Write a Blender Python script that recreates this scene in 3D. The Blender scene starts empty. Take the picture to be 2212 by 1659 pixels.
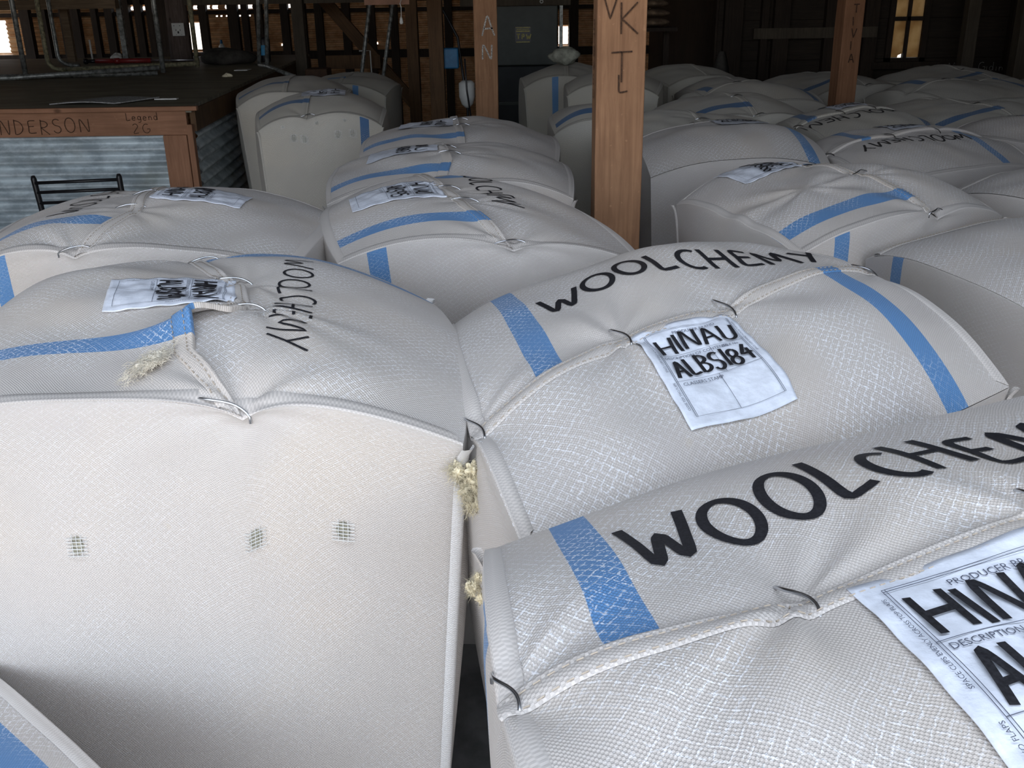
import bpy, math, random
import numpy as np
from mathutils import Vector, Matrix

sc = bpy.context.scene
COL = sc.collection
PI = math.pi

# ------------------------------------------------------------------ camera
EYE = 1.75
pitch = math.atan(829 / 2100.0)
roll = math.radians(0.9)
fwd = Vector((0, math.cos(pitch), -math.sin(pitch)))
r0 = Vector((1, 0, 0))
u0 = r0.cross(fwd)
right = math.cos(roll) * r0 - math.sin(roll) * u0
up = math.cos(roll) * u0 + math.sin(roll) * r0
cam = bpy.data.cameras.new('camera')
cam.sensor_width = 36.0
cam.lens = 36.0 * 2100.0 / 2212.0
cam.clip_start = 0.05
cam_o = bpy.data.objects.new('camera', cam)
COL.objects.link(cam_o)
M = Matrix((right, up, -fwd)).transposed().to_4x4()
M.translation = Vector((0, 0, EYE))
cam_o.matrix_world = M
sc.camera = cam_o

# ------------------------------------------------------------------ world: overcast bright sky, sunlit ground below
w = bpy.data.worlds.new('sky')
sc.world = w
w.use_nodes = True
nt = w.node_tree
nt.nodes.clear()
out = nt.nodes.new('ShaderNodeOutputWorld')
bg = nt.nodes.new('ShaderNodeBackground')
tc = nt.nodes.new('ShaderNodeTexCoord')
sx = nt.nodes.new('ShaderNodeSeparateXYZ')
rp = nt.nodes.new('ShaderNodeValToRGB')
rp.color_ramp.elements[0].position = 0.47
rp.color_ramp.elements[0].color = (0.30, 0.245, 0.19, 1)
rp.color_ramp.elements[1].position = 0.56
rp.color_ramp.elements[1].color = (0.40, 0.44, 0.50, 1)
e2 = rp.color_ramp.elements.new(1.0); e2.color = (0.92, 1.05, 1.25, 1)   # overcast sky: about three times brighter overhead than at the horizon
ad = nt.nodes.new('ShaderNodeMath'); ad.operation = 'MULTIPLY_ADD'
ad.inputs[1].default_value = 0.5; ad.inputs[2].default_value = 0.5
nt.links.new(tc.outputs['Generated'], sx.inputs[0])
nt.links.new(sx.outputs['Z'], ad.inputs[0])
nt.links.new(ad.outputs[0], rp.inputs[0])
nt.links.new(rp.outputs[0], bg.inputs[0])
bg.inputs[1].default_value = 7.7
nt.links.new(bg.outputs[0], out.inputs[0])

# the open end of the shed behind the camera: portal that samples the sky through it
DOOR = (-3.8, 2.0, 0.0, 3.75, -0.20)      # x0, x1, z0, z1, y
pl = bpy.data.lights.new('doorway_daylight', 'AREA')
pl.shape = 'RECTANGLE'
pl.size = DOOR[1] - DOOR[0]
pl.size_y = DOOR[3] - DOOR[2]
pl.cycles.is_portal = True
po = bpy.data.objects.new('doorway_daylight', pl)
COL.objects.link(po)
po.location = ((DOOR[0] + DOOR[1]) / 2, DOOR[4] + 0.02, (DOOR[2] + DOOR[3]) / 2)
po.rotation_euler = (PI / 2, 0, 0)       # emits towards +y

sc.view_settings.view_transform = 'Standard'
sc.view_settings.look = 'None'
sc.view_settings.gamma = 1
sc.view_settings.use_curve_mapping = False
sc.view_settings.exposure = 0.12
sc.cycles.max_bounces = 8
sc.cycles.diffuse_bounces = 5


# ------------------------------------------------------------------ materials
def new_mat(name):
    m = bpy.data.materials.new(name)
    m.use_nodes = True
    t = m.node_tree
    b = t.nodes['Principled BSDF']
    return m, t, b


def nd(t, kind, **kw):
    n = t.nodes.new(kind)
    for k, v in kw.items():
        if k.startswith('i_'):
            n.inputs[k[2:]].default_value = v
        elif k.startswith('n'):
            n.inputs[int(k[1:])].default_value = v
        else:
            setattr(n, k, v)
    return n


def math_n(t, op, a, b=None, clamp=False):
    n = t.nodes.new('ShaderNodeMath')
    n.operation = op
    n.use_clamp = clamp
    for i, x in enumerate((a, b)):
        if x is None:
            continue
        if isinstance(x, (int, float)):
            n.inputs[i].default_value = x
        else:
            t.links.new(x, n.inputs[i])
    return n.outputs[0]


def mixc(t, fac, a, b, blend='MIX'):
    n = t.nodes.new('ShaderNodeMix')
    n.data_type = 'RGBA'
    n.blend_type = blend
    for sock, x in ((n.inputs[0], fac), (n.inputs[6], a), (n.inputs[7], b)):
        if isinstance(x, (int, float)):
            sock.default_value = x
        elif isinstance(x, tuple):
            sock.default_value = (*x, 1) if len(x) == 3 else x
        else:
            t.links.new(x, sock)
    return n.outputs[2]


def ramp(t, x, p0, p1, v0=0.0, v1=1.0):
    n = t.nodes.new('ShaderNodeMapRange')
    n.interpolation_type = 'SMOOTHSTEP'
    n.inputs['From Min'].default_value = p0
    n.inputs['From Max'].default_value = p1
    n.inputs['To Min'].default_value = v0
    n.inputs['To Max'].default_value = v1
    t.links.new(x, n.inputs['Value'])
    return n.outputs[0]


def plain(name, col, rough=0.7, metal=0.0, noise=0.12, scale=20.0, bump=0.0, stretch=None, spec=0.4):
    """A plain surface with some mottling of its own colour."""
    m, t, b = new_mat(name)
    tc = nd(t, 'ShaderNodeTexCoord')
    v = tc.outputs['Object']
    if stretch:
        mp = nd(t, 'ShaderNodeMapping')
        mp.inputs['Scale'].default_value = stretch
        t.links.new(v, mp.inputs[0]); v = mp.outputs[0]
    n = nd(t, 'ShaderNodeTexNoise', i_Scale=scale, i_Detail=5.0, i_Roughness=0.6)
    t.links.new(v, n.inputs['Vector'])
    f = ramp(t, n.outputs[0], 0.3, 0.7)
    lo = tuple(c * (1 - noise * 1.6) for c in col)
    hi = tuple(min(1, c * (1 + noise)) for c in col)
    t.links.new(mixc(t, f, lo, hi), b.inputs['Base Color'])
    b.inputs['Roughness'].default_value = rough
    b.inputs['Metallic'].default_value = metal
    b.inputs['Specular IOR Level'].default_value = spec
    if bump:
        bp = nd(t, 'ShaderNodeBump', i_Strength=bump, i_Distance=0.01)
        t.links.new(n.outputs[0], bp.inputs['Height'])
        t.links.new(bp.outputs[0], b.inputs['Normal'])
    return m


def wood(name, col, dark, axis=2, rough=0.75, knots=True):
    m, t, b = new_mat(name)
    tc = nd(t, 'ShaderNodeTexCoord')
    mp = nd(t, 'ShaderNodeMapping')
    s = [9.0, 9.0, 9.0]; s[axis] = 0.55
    mp.inputs['Scale'].default_value = s
    t.links.new(tc.outputs['Object'], mp.inputs[0])
    g = nd(t, 'ShaderNodeTexNoise', i_Scale=6.0, i_Detail=8.0, i_Roughness=0.7, i_Distortion=0.6)
    t.links.new(mp.outputs[0], g.inputs['Vector'])
    f1 = ramp(t, g.outputs[0], 0.28, 0.72)
    big = nd(t, 'ShaderNodeTexNoise', i_Scale=3.0, i_Detail=4.0)
    t.links.new(tc.outputs['Object'], big.inputs['Vector'])
    f2 = ramp(t, big.outputs[0], 0.35, 0.7)
    c = mixc(t, f1, dark, col)
    c = mixc(t, math_n(t, 'MULTIPLY', f2, 0.6), c, tuple(x * 0.7 for x in dark))
    sp = nd(t, 'ShaderNodeTexNoise', i_Scale=70.0, i_Detail=3.0)
    t.links.new(tc.outputs['Object'], sp.inputs['Vector'])
    c = mixc(t, ramp(t, sp.outputs[0], 0.66, 0.76, 0, 0.25), c, tuple(min(1, x * 1.5 + .02) for x in col))
    if knots:
        vo = nd(t, 'ShaderNodeTexVoronoi', i_Scale=1.0)
        mp2 = nd(t, 'ShaderNodeMapping')
        s2 = [7.0, 7.0, 7.0]; s2[axis] = 4.0
        mp2.inputs['Scale'].default_value = s2
        t.links.new(tc.outputs['Object'], mp2.inputs[0]); t.links.new(mp2.outputs[0], vo.inputs['Vector'])
        c = mixc(t, ramp(t, vo.outputs['Distance'], 0.03, 0.12, 0.8, 0.0), c, tuple(x * 0.35 for x in dark))
    t.links.new(c, b.inputs['Base Color'])
    b.inputs['Roughness'].default_value = rough
    b.inputs['Specular IOR Level'].default_value = 0.25
    bp = nd(t, 'ShaderNodeBump', i_Strength=0.5, i_Distance=0.004)
    t.links.new(g.outputs[0], bp.inputs['Height'])
    t.links.new(bp.outputs[0], b.inputs['Normal'])
    return m


def fabric(name, base, light, blue=(0.10, 0.255, 0.51), stain=(0.56, 0.47, 0.33), lattice=1.0, pitch_m=0.0046, bumpd=0.0007):
    """Woven pack cloth: plain weave, crinkle highlights painted as a paler net, one blue woven band."""
    m, t, b = new_mat(name)
    uv = nd(t, 'ShaderNodeUVMap', uv_map='UVMap')
    sep = nd(t, 'ShaderNodeSeparateXYZ')
    # slight waviness of the cloth
    wn = nd(t, 'ShaderNodeTexNoise', i_Scale=9.0, i_Detail=3.0)
    t.links.new(uv.outputs[0], wn.inputs['Vector'])
    va = nd(t, 'ShaderNodeVectorMath', operation='MULTIPLY_ADD')
    t.links.new(wn.outputs['Color'], va.inputs[0])
    va.inputs[1].default_value = (0.02, 0.02, 0)
    t.links.new(uv.outputs[0], va.inputs[2])
    t.links.new(va.outputs[0], sep.inputs[0])
    U, V = sep.outputs[0], sep.outputs[1]
    k = 2 * PI / pitch_m
    su = math_n(t, 'SINE', math_n(t, 'MULTIPLY', U, k))
    sv = math_n(t, 'SINE', math_n(t, 'MULTIPLY', V, k))
    weave = math_n(t, 'MULTIPLY', su, sv)                       # checker of over and under threads
    w01 = ramp(t, weave, -0.5, 0.5)
    # glints on crinkled cloth painted pale: two sets of diagonal lines, broken by noise
    Lp = 0.0155
    br = nd(t, 'ShaderNodeTexNoise', i_Scale=170.0, i_Detail=2.0)
    t.links.new(uv.outputs[0], br.inputs['Vector'])
    jit = math_n(t, 'MULTIPLY', math_n(t, 'SUBTRACT', br.outputs[0], 0.5), 0.55)

    def lines(expr):
        x = math_n(t, 'ADD', math_n(t, 'DIVIDE', expr, Lp), jit)
        fr = math_n(t, 'ABSOLUTE', math_n(t, 'SUBTRACT', math_n(t, 'FRACT', x), 0.5))
        return ramp(t, fr, 0.035, 0.10, 1.0, 0.0)
    l1 = lines(math_n(t, 'ADD', U, V))
    l2 = lines(math_n(t, 'SUBTRACT', U, V))
    net = math_n(t, 'MAXIMUM', l1, l2)
    br2 = nd(t, 'ShaderNodeTexNoise', i_Scale=260.0, i_Detail=2.0)
    t.links.new(uv.outputs[0], br2.inputs['Vector'])
    net = math_n(t, 'MULTIPLY', net, ramp(t, br2.outputs[0], 0.40, 0.56))
    fleck = ramp(t, br2.outputs[0], 0.62, 0.68)
    patch = nd(t, 'ShaderNodeTexNoise', i_Scale=4.5, i_Detail=2.0)
    t.links.new(uv.outputs[0], patch.inputs['Vector'])
    pm = ramp(t, patch.outputs[0], 0.36, 0.60)
    net = math_n(t, 'MULTIPLY', math_n(t, 'MAXIMUM', net, math_n(t, 'MULTIPLY', fleck, 0.8)), pm)
    net = math_n(t, 'MULTIPLY', net, lattice, clamp=True)
    # stripe distance
    st = nd(t, 'ShaderNodeUVMap', uv_map='Stripe')
    ss = nd(t, 'ShaderNodeSeparateXYZ')
    t.links.new(st.outputs[0], ss.inputs[0])
    band = ramp(t, math_n(t, 'ABSOLUTE', ss.outputs[0]), 0.0218, 0.0228, 1.0, 0.0)
    # colours
    dark = tuple(x * 0.80 for x in base)
    c = mixc(t, w01, dark, base)
    # slow drift between greyer and creamier cloth, faint stains
    ln = nd(t, 'ShaderNodeTexNoise', i_Scale=2.2, i_Detail=3.0)
    t.links.new(uv.outputs[0], ln.inputs['Vector'])
    c = mixc(t, ramp(t, ln.outputs[0], 0.52, 0.72, 0.0, 0.35), c, (base[0] * 1.04, base[1] * 0.96, base[2] * 0.84))
    sn = nd(t, 'ShaderNodeTexNoise', i_Scale=14.0, i_Detail=3.0)
    t.links.new(uv.outputs[0], sn.inputs['Vector'])
    c = mixc(t, ramp(t, sn.outputs[0], 0.70, 0.80, 0.0, 0.35), c, stain)
    cb = mixc(t, w01, tuple(x * 0.78 for x in blue), blue)
    c = mixc(t, band, c, cb)
    c = mixc(t, math_n(t, 'MULTIPLY', net, 0.75), c, light)
    t.links.new(c, b.inputs['Base Color'])
    b.inputs['Roughness'].default_value = 0.55
    b.inputs['Specular IOR Level'].default_value = 0.5
    b.inputs['Sheen Weight'].default_value = 0.12
    b.inputs['Sheen Roughness'].default_value = 0.5
    bp = nd(t, 'ShaderNodeBump', i_Strength=0.7, i_Distance=bumpd)
    h = math_n(t, 'ADD', w01, math_n(t, 'MULTIPLY', net, 0.6))
    t.links.new(h, bp.inputs['Height'])
    t.links.new(bp.outputs[0], b.inputs['Normal'])
    return m


MT = {}
MT['pack'] = fabric('pack_cloth', (0.595, 0.55, 0.51), (0.90, 0.91, 0.94))
MT['face'] = fabric('pack_side_cloth', (0.60, 0.555, 0.515), (0.78, 0.79, 0.81), lattice=0.42)
MT['hem'] = fabric('hem_cloth', (0.61, 0.565, 0.525), (0.82, 0.82, 0.82), lattice=0.15, pitch_m=0.0052, bumpd=0.0006)
MT['strand'] = plain('pale_plastic_threads', (.66, .66, .64), .6)
MT['tape'] = fabric('white_tape', (0.74, 0.72, 0.70), (0.85, 0.85, 0.85), lattice=0.2, pitch_m=0.0042)
MT['rim'] = fabric('rim_cloth', (0.62, 0.575, 0.535), (0.82, 0.82, 0.82), lattice=0.1, pitch_m=0.0052, bumpd=0.00018)
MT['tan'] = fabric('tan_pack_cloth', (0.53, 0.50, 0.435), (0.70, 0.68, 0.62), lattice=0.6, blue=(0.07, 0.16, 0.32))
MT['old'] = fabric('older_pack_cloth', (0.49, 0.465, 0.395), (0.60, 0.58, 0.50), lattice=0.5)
MT['wire'] = plain('galvanised_wire', (0.62, 0.64, 0.67), 0.28, 1.0, 0.05, 60)
MT['ink'] = plain('black_marker_ink', (0.022, 0.022, 0.026), 0.55, 0, 0.3, 300, spec=0.3)
MT['inkfade'] = plain('faded_marker_ink', (0.05, 0.048, 0.048), 0.6, 0, 0.4, 300, spec=0.2)
MT['print'] = plain('grey_label_print', (0.10, 0.11, 0.15), 0.6, 0, 0.2, 200)
MT['label'] = plain('white_label_cloth', (0.74, 0.78, 0.86), 0.45, 0, 0.06, 60, bump=0.15)
MT['wool'] = plain('raw_wool', (0.74, 0.66, 0.47), 0.9, 0, 0.22, 45, bump=0.6)
MT['woolgrey'] = plain('dusty_wool', (0.76, 0.70, 0.58), 0.9, 0, 0.18, 60, bump=0.3)
MT['hole'] = plain('stretched_weave_patch', (0.30, 0.285, 0.22), 0.9, 0, 0.25, 200)  # dark olive of cloth stretched open by a hook
MT['stitch'] = plain('seam_thread', (0.44, 0.37, 0.29), 0.8, 0, 0.1, 200)
MT['post'] = wood('sawn_timber_post', (0.37, 0.205, 0.11), (0.22, 0.112, 0.058))
MT['postdark'] = wood('brown_timber_post', (0.17, 0.095, 0.045), (0.09, 0.05, 0.025))
MT['postgrey'] = wood('grey_timber_post', (0.12, 0.10, 0.07), (0.07, 0.055, 0.04))
MT['beam'] = wood('pale_roof_beam', (0.22, 0.16, 0.10), (0.13, 0.09, 0.055), axis=0)
MT['fascia'] = wood('red_brown_board', (0.38, 0.195, 0.115), (0.25, 0.125, 0.07), axis=0)
MT['fasciav'] = wood('red_brown_upright', (0.38, 0.195, 0.115), (0.25, 0.125, 0.07), axis=2)
MT['log'] = wood('weathered_log', (0.17, 0.13, 0.11), (0.07, 0.05, 0.04))
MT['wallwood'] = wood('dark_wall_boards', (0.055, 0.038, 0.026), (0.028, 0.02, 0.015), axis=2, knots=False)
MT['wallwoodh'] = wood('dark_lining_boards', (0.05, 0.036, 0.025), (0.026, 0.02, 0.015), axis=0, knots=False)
MT['deck'] = plain('greasy_deck_boards', (0.19, 0.175, 0.125), 0.55, 0, 0.3, 3, stretch=(1, 6, 1))
MT['floor'] = plain('dusty_shed_floor', (0.24, 0.24, 0.235), 0.8, 0, 0.2, 8)
MT['pipe'] = plain('galvanised_pipe', (0.30, 0.31, 0.29), 0.5, 0.6, 0.35, 30)
MT['pipeyel'] = plain('mossy_pipe', (0.25, 0.23, 0.14), 0.7, 0.2, 0.35, 40)
MT['blackmetal'] = plain('black_painted_metal', (0.012, 0.012, 0.014), 0.35, 0, 0.2, 30)
MT['seatpad'] = plain('black_seat_vinyl', (0.02, 0.02, 0.022), 0.5)
MT['white'] = plain('white_plastic', (0.62, 0.62, 0.58), 0.5, 0, 0.05)
MT['jug'] = plain('milky_jug_plastic', (0.33, 0.34, 0.33), 0.5, 0, 0.05)
MT['red'] = plain('red_paint', (0.22, 0.02, 0.02), 0.4)
MT['chrome'] = plain('bright_rod', (0.6, 0.6, 0.62), 0.3, 0.9, 0.1)
MT['paper'] = plain('old_newspaper', (0.26, 0.26, 0.25), 0.8, 0, 0.25, 90)
MT['bluebox'] = plain('blue_plastic', (0.02, 0.13, 0.27), 0.5)
MT['bluelab'] = plain('bright_blue_label', (0.03, 0.27, 0.50), 0.5, 0, 0.1)
MT['greenmach'] = plain('dark_green_machine_paint', (0.042, 0.052, 0.043), 0.5, 0, 0.15, 5)
MT['darkmach'] = plain('dark_machine_body', (0.018, 0.022, 0.024), 0.6, 0, 0.2, 5)
MT['yellow'] = plain('dull_yellow_print', (0.55, 0.50, 0.16), 0.6, 0, 0.2, 80)
MT['rag'] = plain('dark_sacking', (0.05, 0.045, 0.038), 0.95, 0, 0.3, 12)
MT['brownbox'] = plain('brown_card', (0.075, 0.04, 0.022), 0.8, 0, 0.2, 12)
MT['roof'] = plain('roof_iron', (0.10, 0.085, 0.07), 0.7, 0.0, 0.2, 6)
MT['chalk'] = plain('white_chalk', (0.42, 0.40, 0.36), 0.95, 0, 0.5, 300)
MT['chalkdim'] = plain('faint_chalk', (0.30, 0.29, 0.26), 0.95, 0, 0.5, 300)
MT['burn'] = plain('burnt_brand_mark', (0.06, 0.03, 0.016), 0.9, 0, 0.4, 200)
MT['sackfold'] = plain('tan_sack_folds', (0.20, 0.14, 0.09), 0.95, 0, 0.3, 12)
MT['board'] = plain('plywood_offcut', (0.20, 0.10, 0.06), 0.7, 0, 0.2, 6)


def iron(name, col, dark, rust, metal=0.55):
    m, t, b = new_mat(name)
    tc = nd(t, 'ShaderNodeTexCoord')
    mp = nd(t, 'ShaderNodeMapping')
    mp.inputs['Scale'].default_value = (2.0, 2.0, 3.0)
    t.links.new(tc.outputs['Object'], mp.inputs[0])
    n = nd(t, 'ShaderNodeTexNoise', i_Scale=3.0, i_Detail=7.0, i_Roughness=0.65)
    t.links.new(mp.outputs[0], n.inputs['Vector'])
    n2 = nd(t, 'ShaderNodeTexNoise', i_Scale=2.5, i_Detail=5.0)
    t.links.new(tc.outputs['Object'], n2.inputs['Vector'])
    c = mixc(t, ramp(t, n.outputs[0], 0.38, 0.62), dark, col)
    c = mixc(t, ramp(t, n2.outputs[0], 0.50, 0.72, 0, 0.6), c, rust)
    t.links.new(c, b.inputs['Base Color'])
    b.inputs['Metallic'].default_value = metal
    b.inputs['Roughness'].default_value = 0.5
    return m


MT['iron'] = iron('galvanised_corrugated_iron', (0.62, 0.70, 0.73), (0.36, 0.42, 0.45), (0.33, 0.35, 0.30), 0.25)
MT['ironfar'] = iron('orange_lit_iron', (0.80, 0.50, 0.26), (0.58, 0.31, 0.14), (0.42, 0.21, 0.09), 0.1)  # orange of the bounced light is put into this iron's colour


def glass_mat():
    m, t, b = new_mat('dirty_glass')
    t.nodes.remove(b)
    o = t.nodes['Material Output']
    tc = nd(t, 'ShaderNodeTexCoord')
    n = nd(t, 'ShaderNodeTexNoise', i_Scale=5.0, i_Detail=6.0)
    t.links.new(tc.outputs['Object'], n.inputs['Vector'])
    c = mixc(t, ramp(t, n.outputs[0], 0.3, 0.7), (0.40, 0.28, 0.15), (0.62, 0.50, 0.32))
    tl = nd(t, 'ShaderNodeBsdfTranslucent')
    df = nd(t, 'ShaderNodeBsdfDiffuse')
    t.links.new(c, tl.inputs[0]); t.links.new(c, df.inputs[0])
    mx = nd(t, 'ShaderNodeMixShader'); mx.inputs[0].default_value = 0.25
    t.links.new(tl.outputs[0], mx.inputs[1]); t.links.new(df.outputs[0], mx.inputs[2])
    t.links.new(mx.outputs[0], o.inputs[0])
    return m


MT['glass'] = glass_mat()


# ------------------------------------------------------------------ object helpers
def link(o, parent=None):
    COL.objects.link(o)
    if parent is not None:
        o.parent = parent
    return o


def empty(name, loc=(0, 0, 0), rz=0.0, label=None, cat=None, group=None):
    o = bpy.data.objects.new(name, None)
    o.empty_display_size = 0.1
    o.location = loc
    o.rotation_euler = (0, 0, rz)
    COL.objects.link(o)
    tag(o, label, cat, group)
    return o


def tag(o, label=None, cat=None, group=None, kind=None):
    if label: o['label'] = label
    if cat: o['category'] = cat
    if group: o['group'] = group
    if kind: o['kind'] = kind
    return o


class MB:
    """Collects shapes and links them as ONE mesh."""
    def __init__(s):
        s.v = []; s.f = []

    def box(s, c, d, rot=None):
        x, y, z = (k / 2 for k in d)
        vs = [Vector((a * x, b * y, e * z)) for e in (-1, 1) for b in (-1, 1) for a in (-1, 1)]
        if rot is not None:
            vs = [rot @ q for q in vs]
        n = len(s.v)
        s.v += [tuple(q + Vector(c)) for q in vs]
        s.f += [tuple(n + i for i in f) for f in ((0, 2, 3, 1), (4, 5, 7, 6), (0, 1, 5, 4), (2, 6, 7, 3), (0, 4, 6, 2), (1, 3, 7, 5))]
        return s

    def tube(s, pts, r, n=8, cap=True):
        pts = [Vector(p) for p in pts]
        m = len(pts)
        rs = r if isinstance(r, (list, tuple)) else [r] * m
        base = len(s.v)
        prev = None
        for i, p in enumerate(pts):
            d = (pts[min(i + 1, m - 1)] - pts[max(i - 1, 0)]).normalized()
            if prev is None:
                a = d.cross(Vector((0, 0, 1)))
                if a.length < 0.05: a = d.cross(Vector((1, 0, 0)))
                a.normalize()
            else:
                a = (prev - d * prev.dot(d)).normalized()
            prev = a
            b = d.cross(a)
            for k in range(n):
                t = 2 * PI * k / n
                s.v.append(tuple(p + (a * math.cos(t) + b * math.sin(t)) * rs[i]))
        for i in range(m - 1):
            for k in range(n):
                k2 = (k + 1) % n
                s.f.append((base + i * n + k, base + i * n + k2, base + (i + 1) * n + k2, base + (i + 1) * n + k))
        if cap:
            s.f.append(tuple(base + k for k in range(n))[::-1])
            s.f.append(tuple(base + (m - 1) * n + k for k in range(n)))
        return s

    def blob(s, c, r, seed=0, amp=0.25, nu=14, nv=10, freq=3.0):
        rd = random.Random(seed)
        ph = [(rd.uniform(0, 6), rd.uniform(0, 6), rd.uniform(1, freq), rd.uniform(1, freq)) for _ in range(5)]
        base = len(s.v)
        for j in range(nv + 1):
            th = PI * j / nv
            for i in range(nu):
                a = 2 * PI * i / nu
                k = 1 + amp * sum(math.sin(round(p[2]) * a + p[0]) * math.sin(round(p[3]) * th + p[1]) for p in ph) / 2
                s.v.append((c[0] + r[0] * k * math.sin(th) * math.cos(a), c[1] + r[1] * k * math.sin(th) * math.sin(a), c[2] + r[2] * k * math.cos(th)))
        for j in range(nv):
            for i in range(nu):
                i2 = (i + 1) % nu
                s.f.append((base + j * nu + i, base + (j + 1) * nu + i, base + (j + 1) * nu + i2, base + j * nu + i2))
        return s

    def ribbon2(s, pts3, w, nrm):
        """flat stroke through 3-D points"""
        base = len(s.v)
        m = len(pts3)
        for i, p in enumerate(pts3):
            d = (pts3[min(i + 1, m - 1)] - pts3[max(i - 1, 0)])
            d = d.normalized() if d.length > 1e-9 else Vector((1, 0, 0))
            q = d.cross(nrm[i] if isinstance(nrm, list) else nrm).normalized() * (w / 2)
            s.v += [tuple(p + q), tuple(p - q)]
        for i in range(m - 1):
            a = base + 2 * i
            s.f.append((a, a + 1, a + 3, a + 2))
        return s

    def build(s, name, mat, parent=None, smooth=False, off=(0, 0, 0), bevel=0.0):
        me = bpy.data.meshes.new(name)
        o_ = Vector(off)
        me.from_pydata([tuple(Vector(q) - o_) for q in s.v], [], s.f)
        me.materials.append(mat)
        if smooth:
            me.polygons.foreach_set('use_smooth', [True] * len(me.polygons))
        me.update()
        o = bpy.data.objects.new(name, me)
        link(o, parent)
        if bevel:
            b = o.modifiers.new('bevel', 'BEVEL'); b.width = bevel; b.segments = 2; b.limit_method = 'ANGLE'
        return o


def np_mesh(name, P, faces, mat, parent, uv=None, stripe=None, smooth=True):
    """P (n,3) array, faces (m,4) int array, uv/stripe per vertex."""
    me = bpy.data.meshes.new(name)
    me.vertices.add(len(P))
    me.vertices.foreach_set('co', np.ascontiguousarray(P, dtype=np.float32).ravel())
    m = len(faces)
    me.loops.add(m * 4)
    me.loops.foreach_set('vertex_index', faces.astype(np.int32).ravel())
    me.polygons.add(m)
    me.polygons.foreach_set('loop_start', np.arange(0, m * 4, 4, dtype=np.int32))
    me.polygons.foreach_set('loop_total', np.full(m, 4, dtype=np.int32))
    if smooth:
        me.polygons.foreach_set('use_smooth', np.ones(m, dtype=bool))
    me.update(calc_edges=True)
    for nm, arr in (('UVMap', uv), ('Stripe', stripe)):
        if arr is None:
            arr = np.full((len(P), 2), 9.0) if nm == 'Stripe' else P[:, :2]
        l = me.uv_layers.new(name=nm)
        l.data.foreach_set('uv', arr[faces.ravel()].astype(np.float32).ravel())
    me.validate()
    me.materials.append(mat)
    o = bpy.data.objects.new(name, me)
    return link(o, parent)


def grid_faces(nu, nv, off=0):
    i, j = np.meshgrid(np.arange(nu - 1), np.arange(nv - 1), indexing='ij')
    a = (i * nv + j).ravel() + off
    return np.stack([a, a + nv, a + nv + 1, a + 1], 1)


# ------------------------------------------------------------------ handwriting
def arc(cx, cy, rx, ry, a0, a1, n=14):
    return [(cx + rx * math.cos(math.radians(a0 + (a1 - a0) * i / n)), cy + ry * math.sin(math.radians(a0 + (a1 - a0) * i / n))) for i in range(n + 1)]


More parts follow.
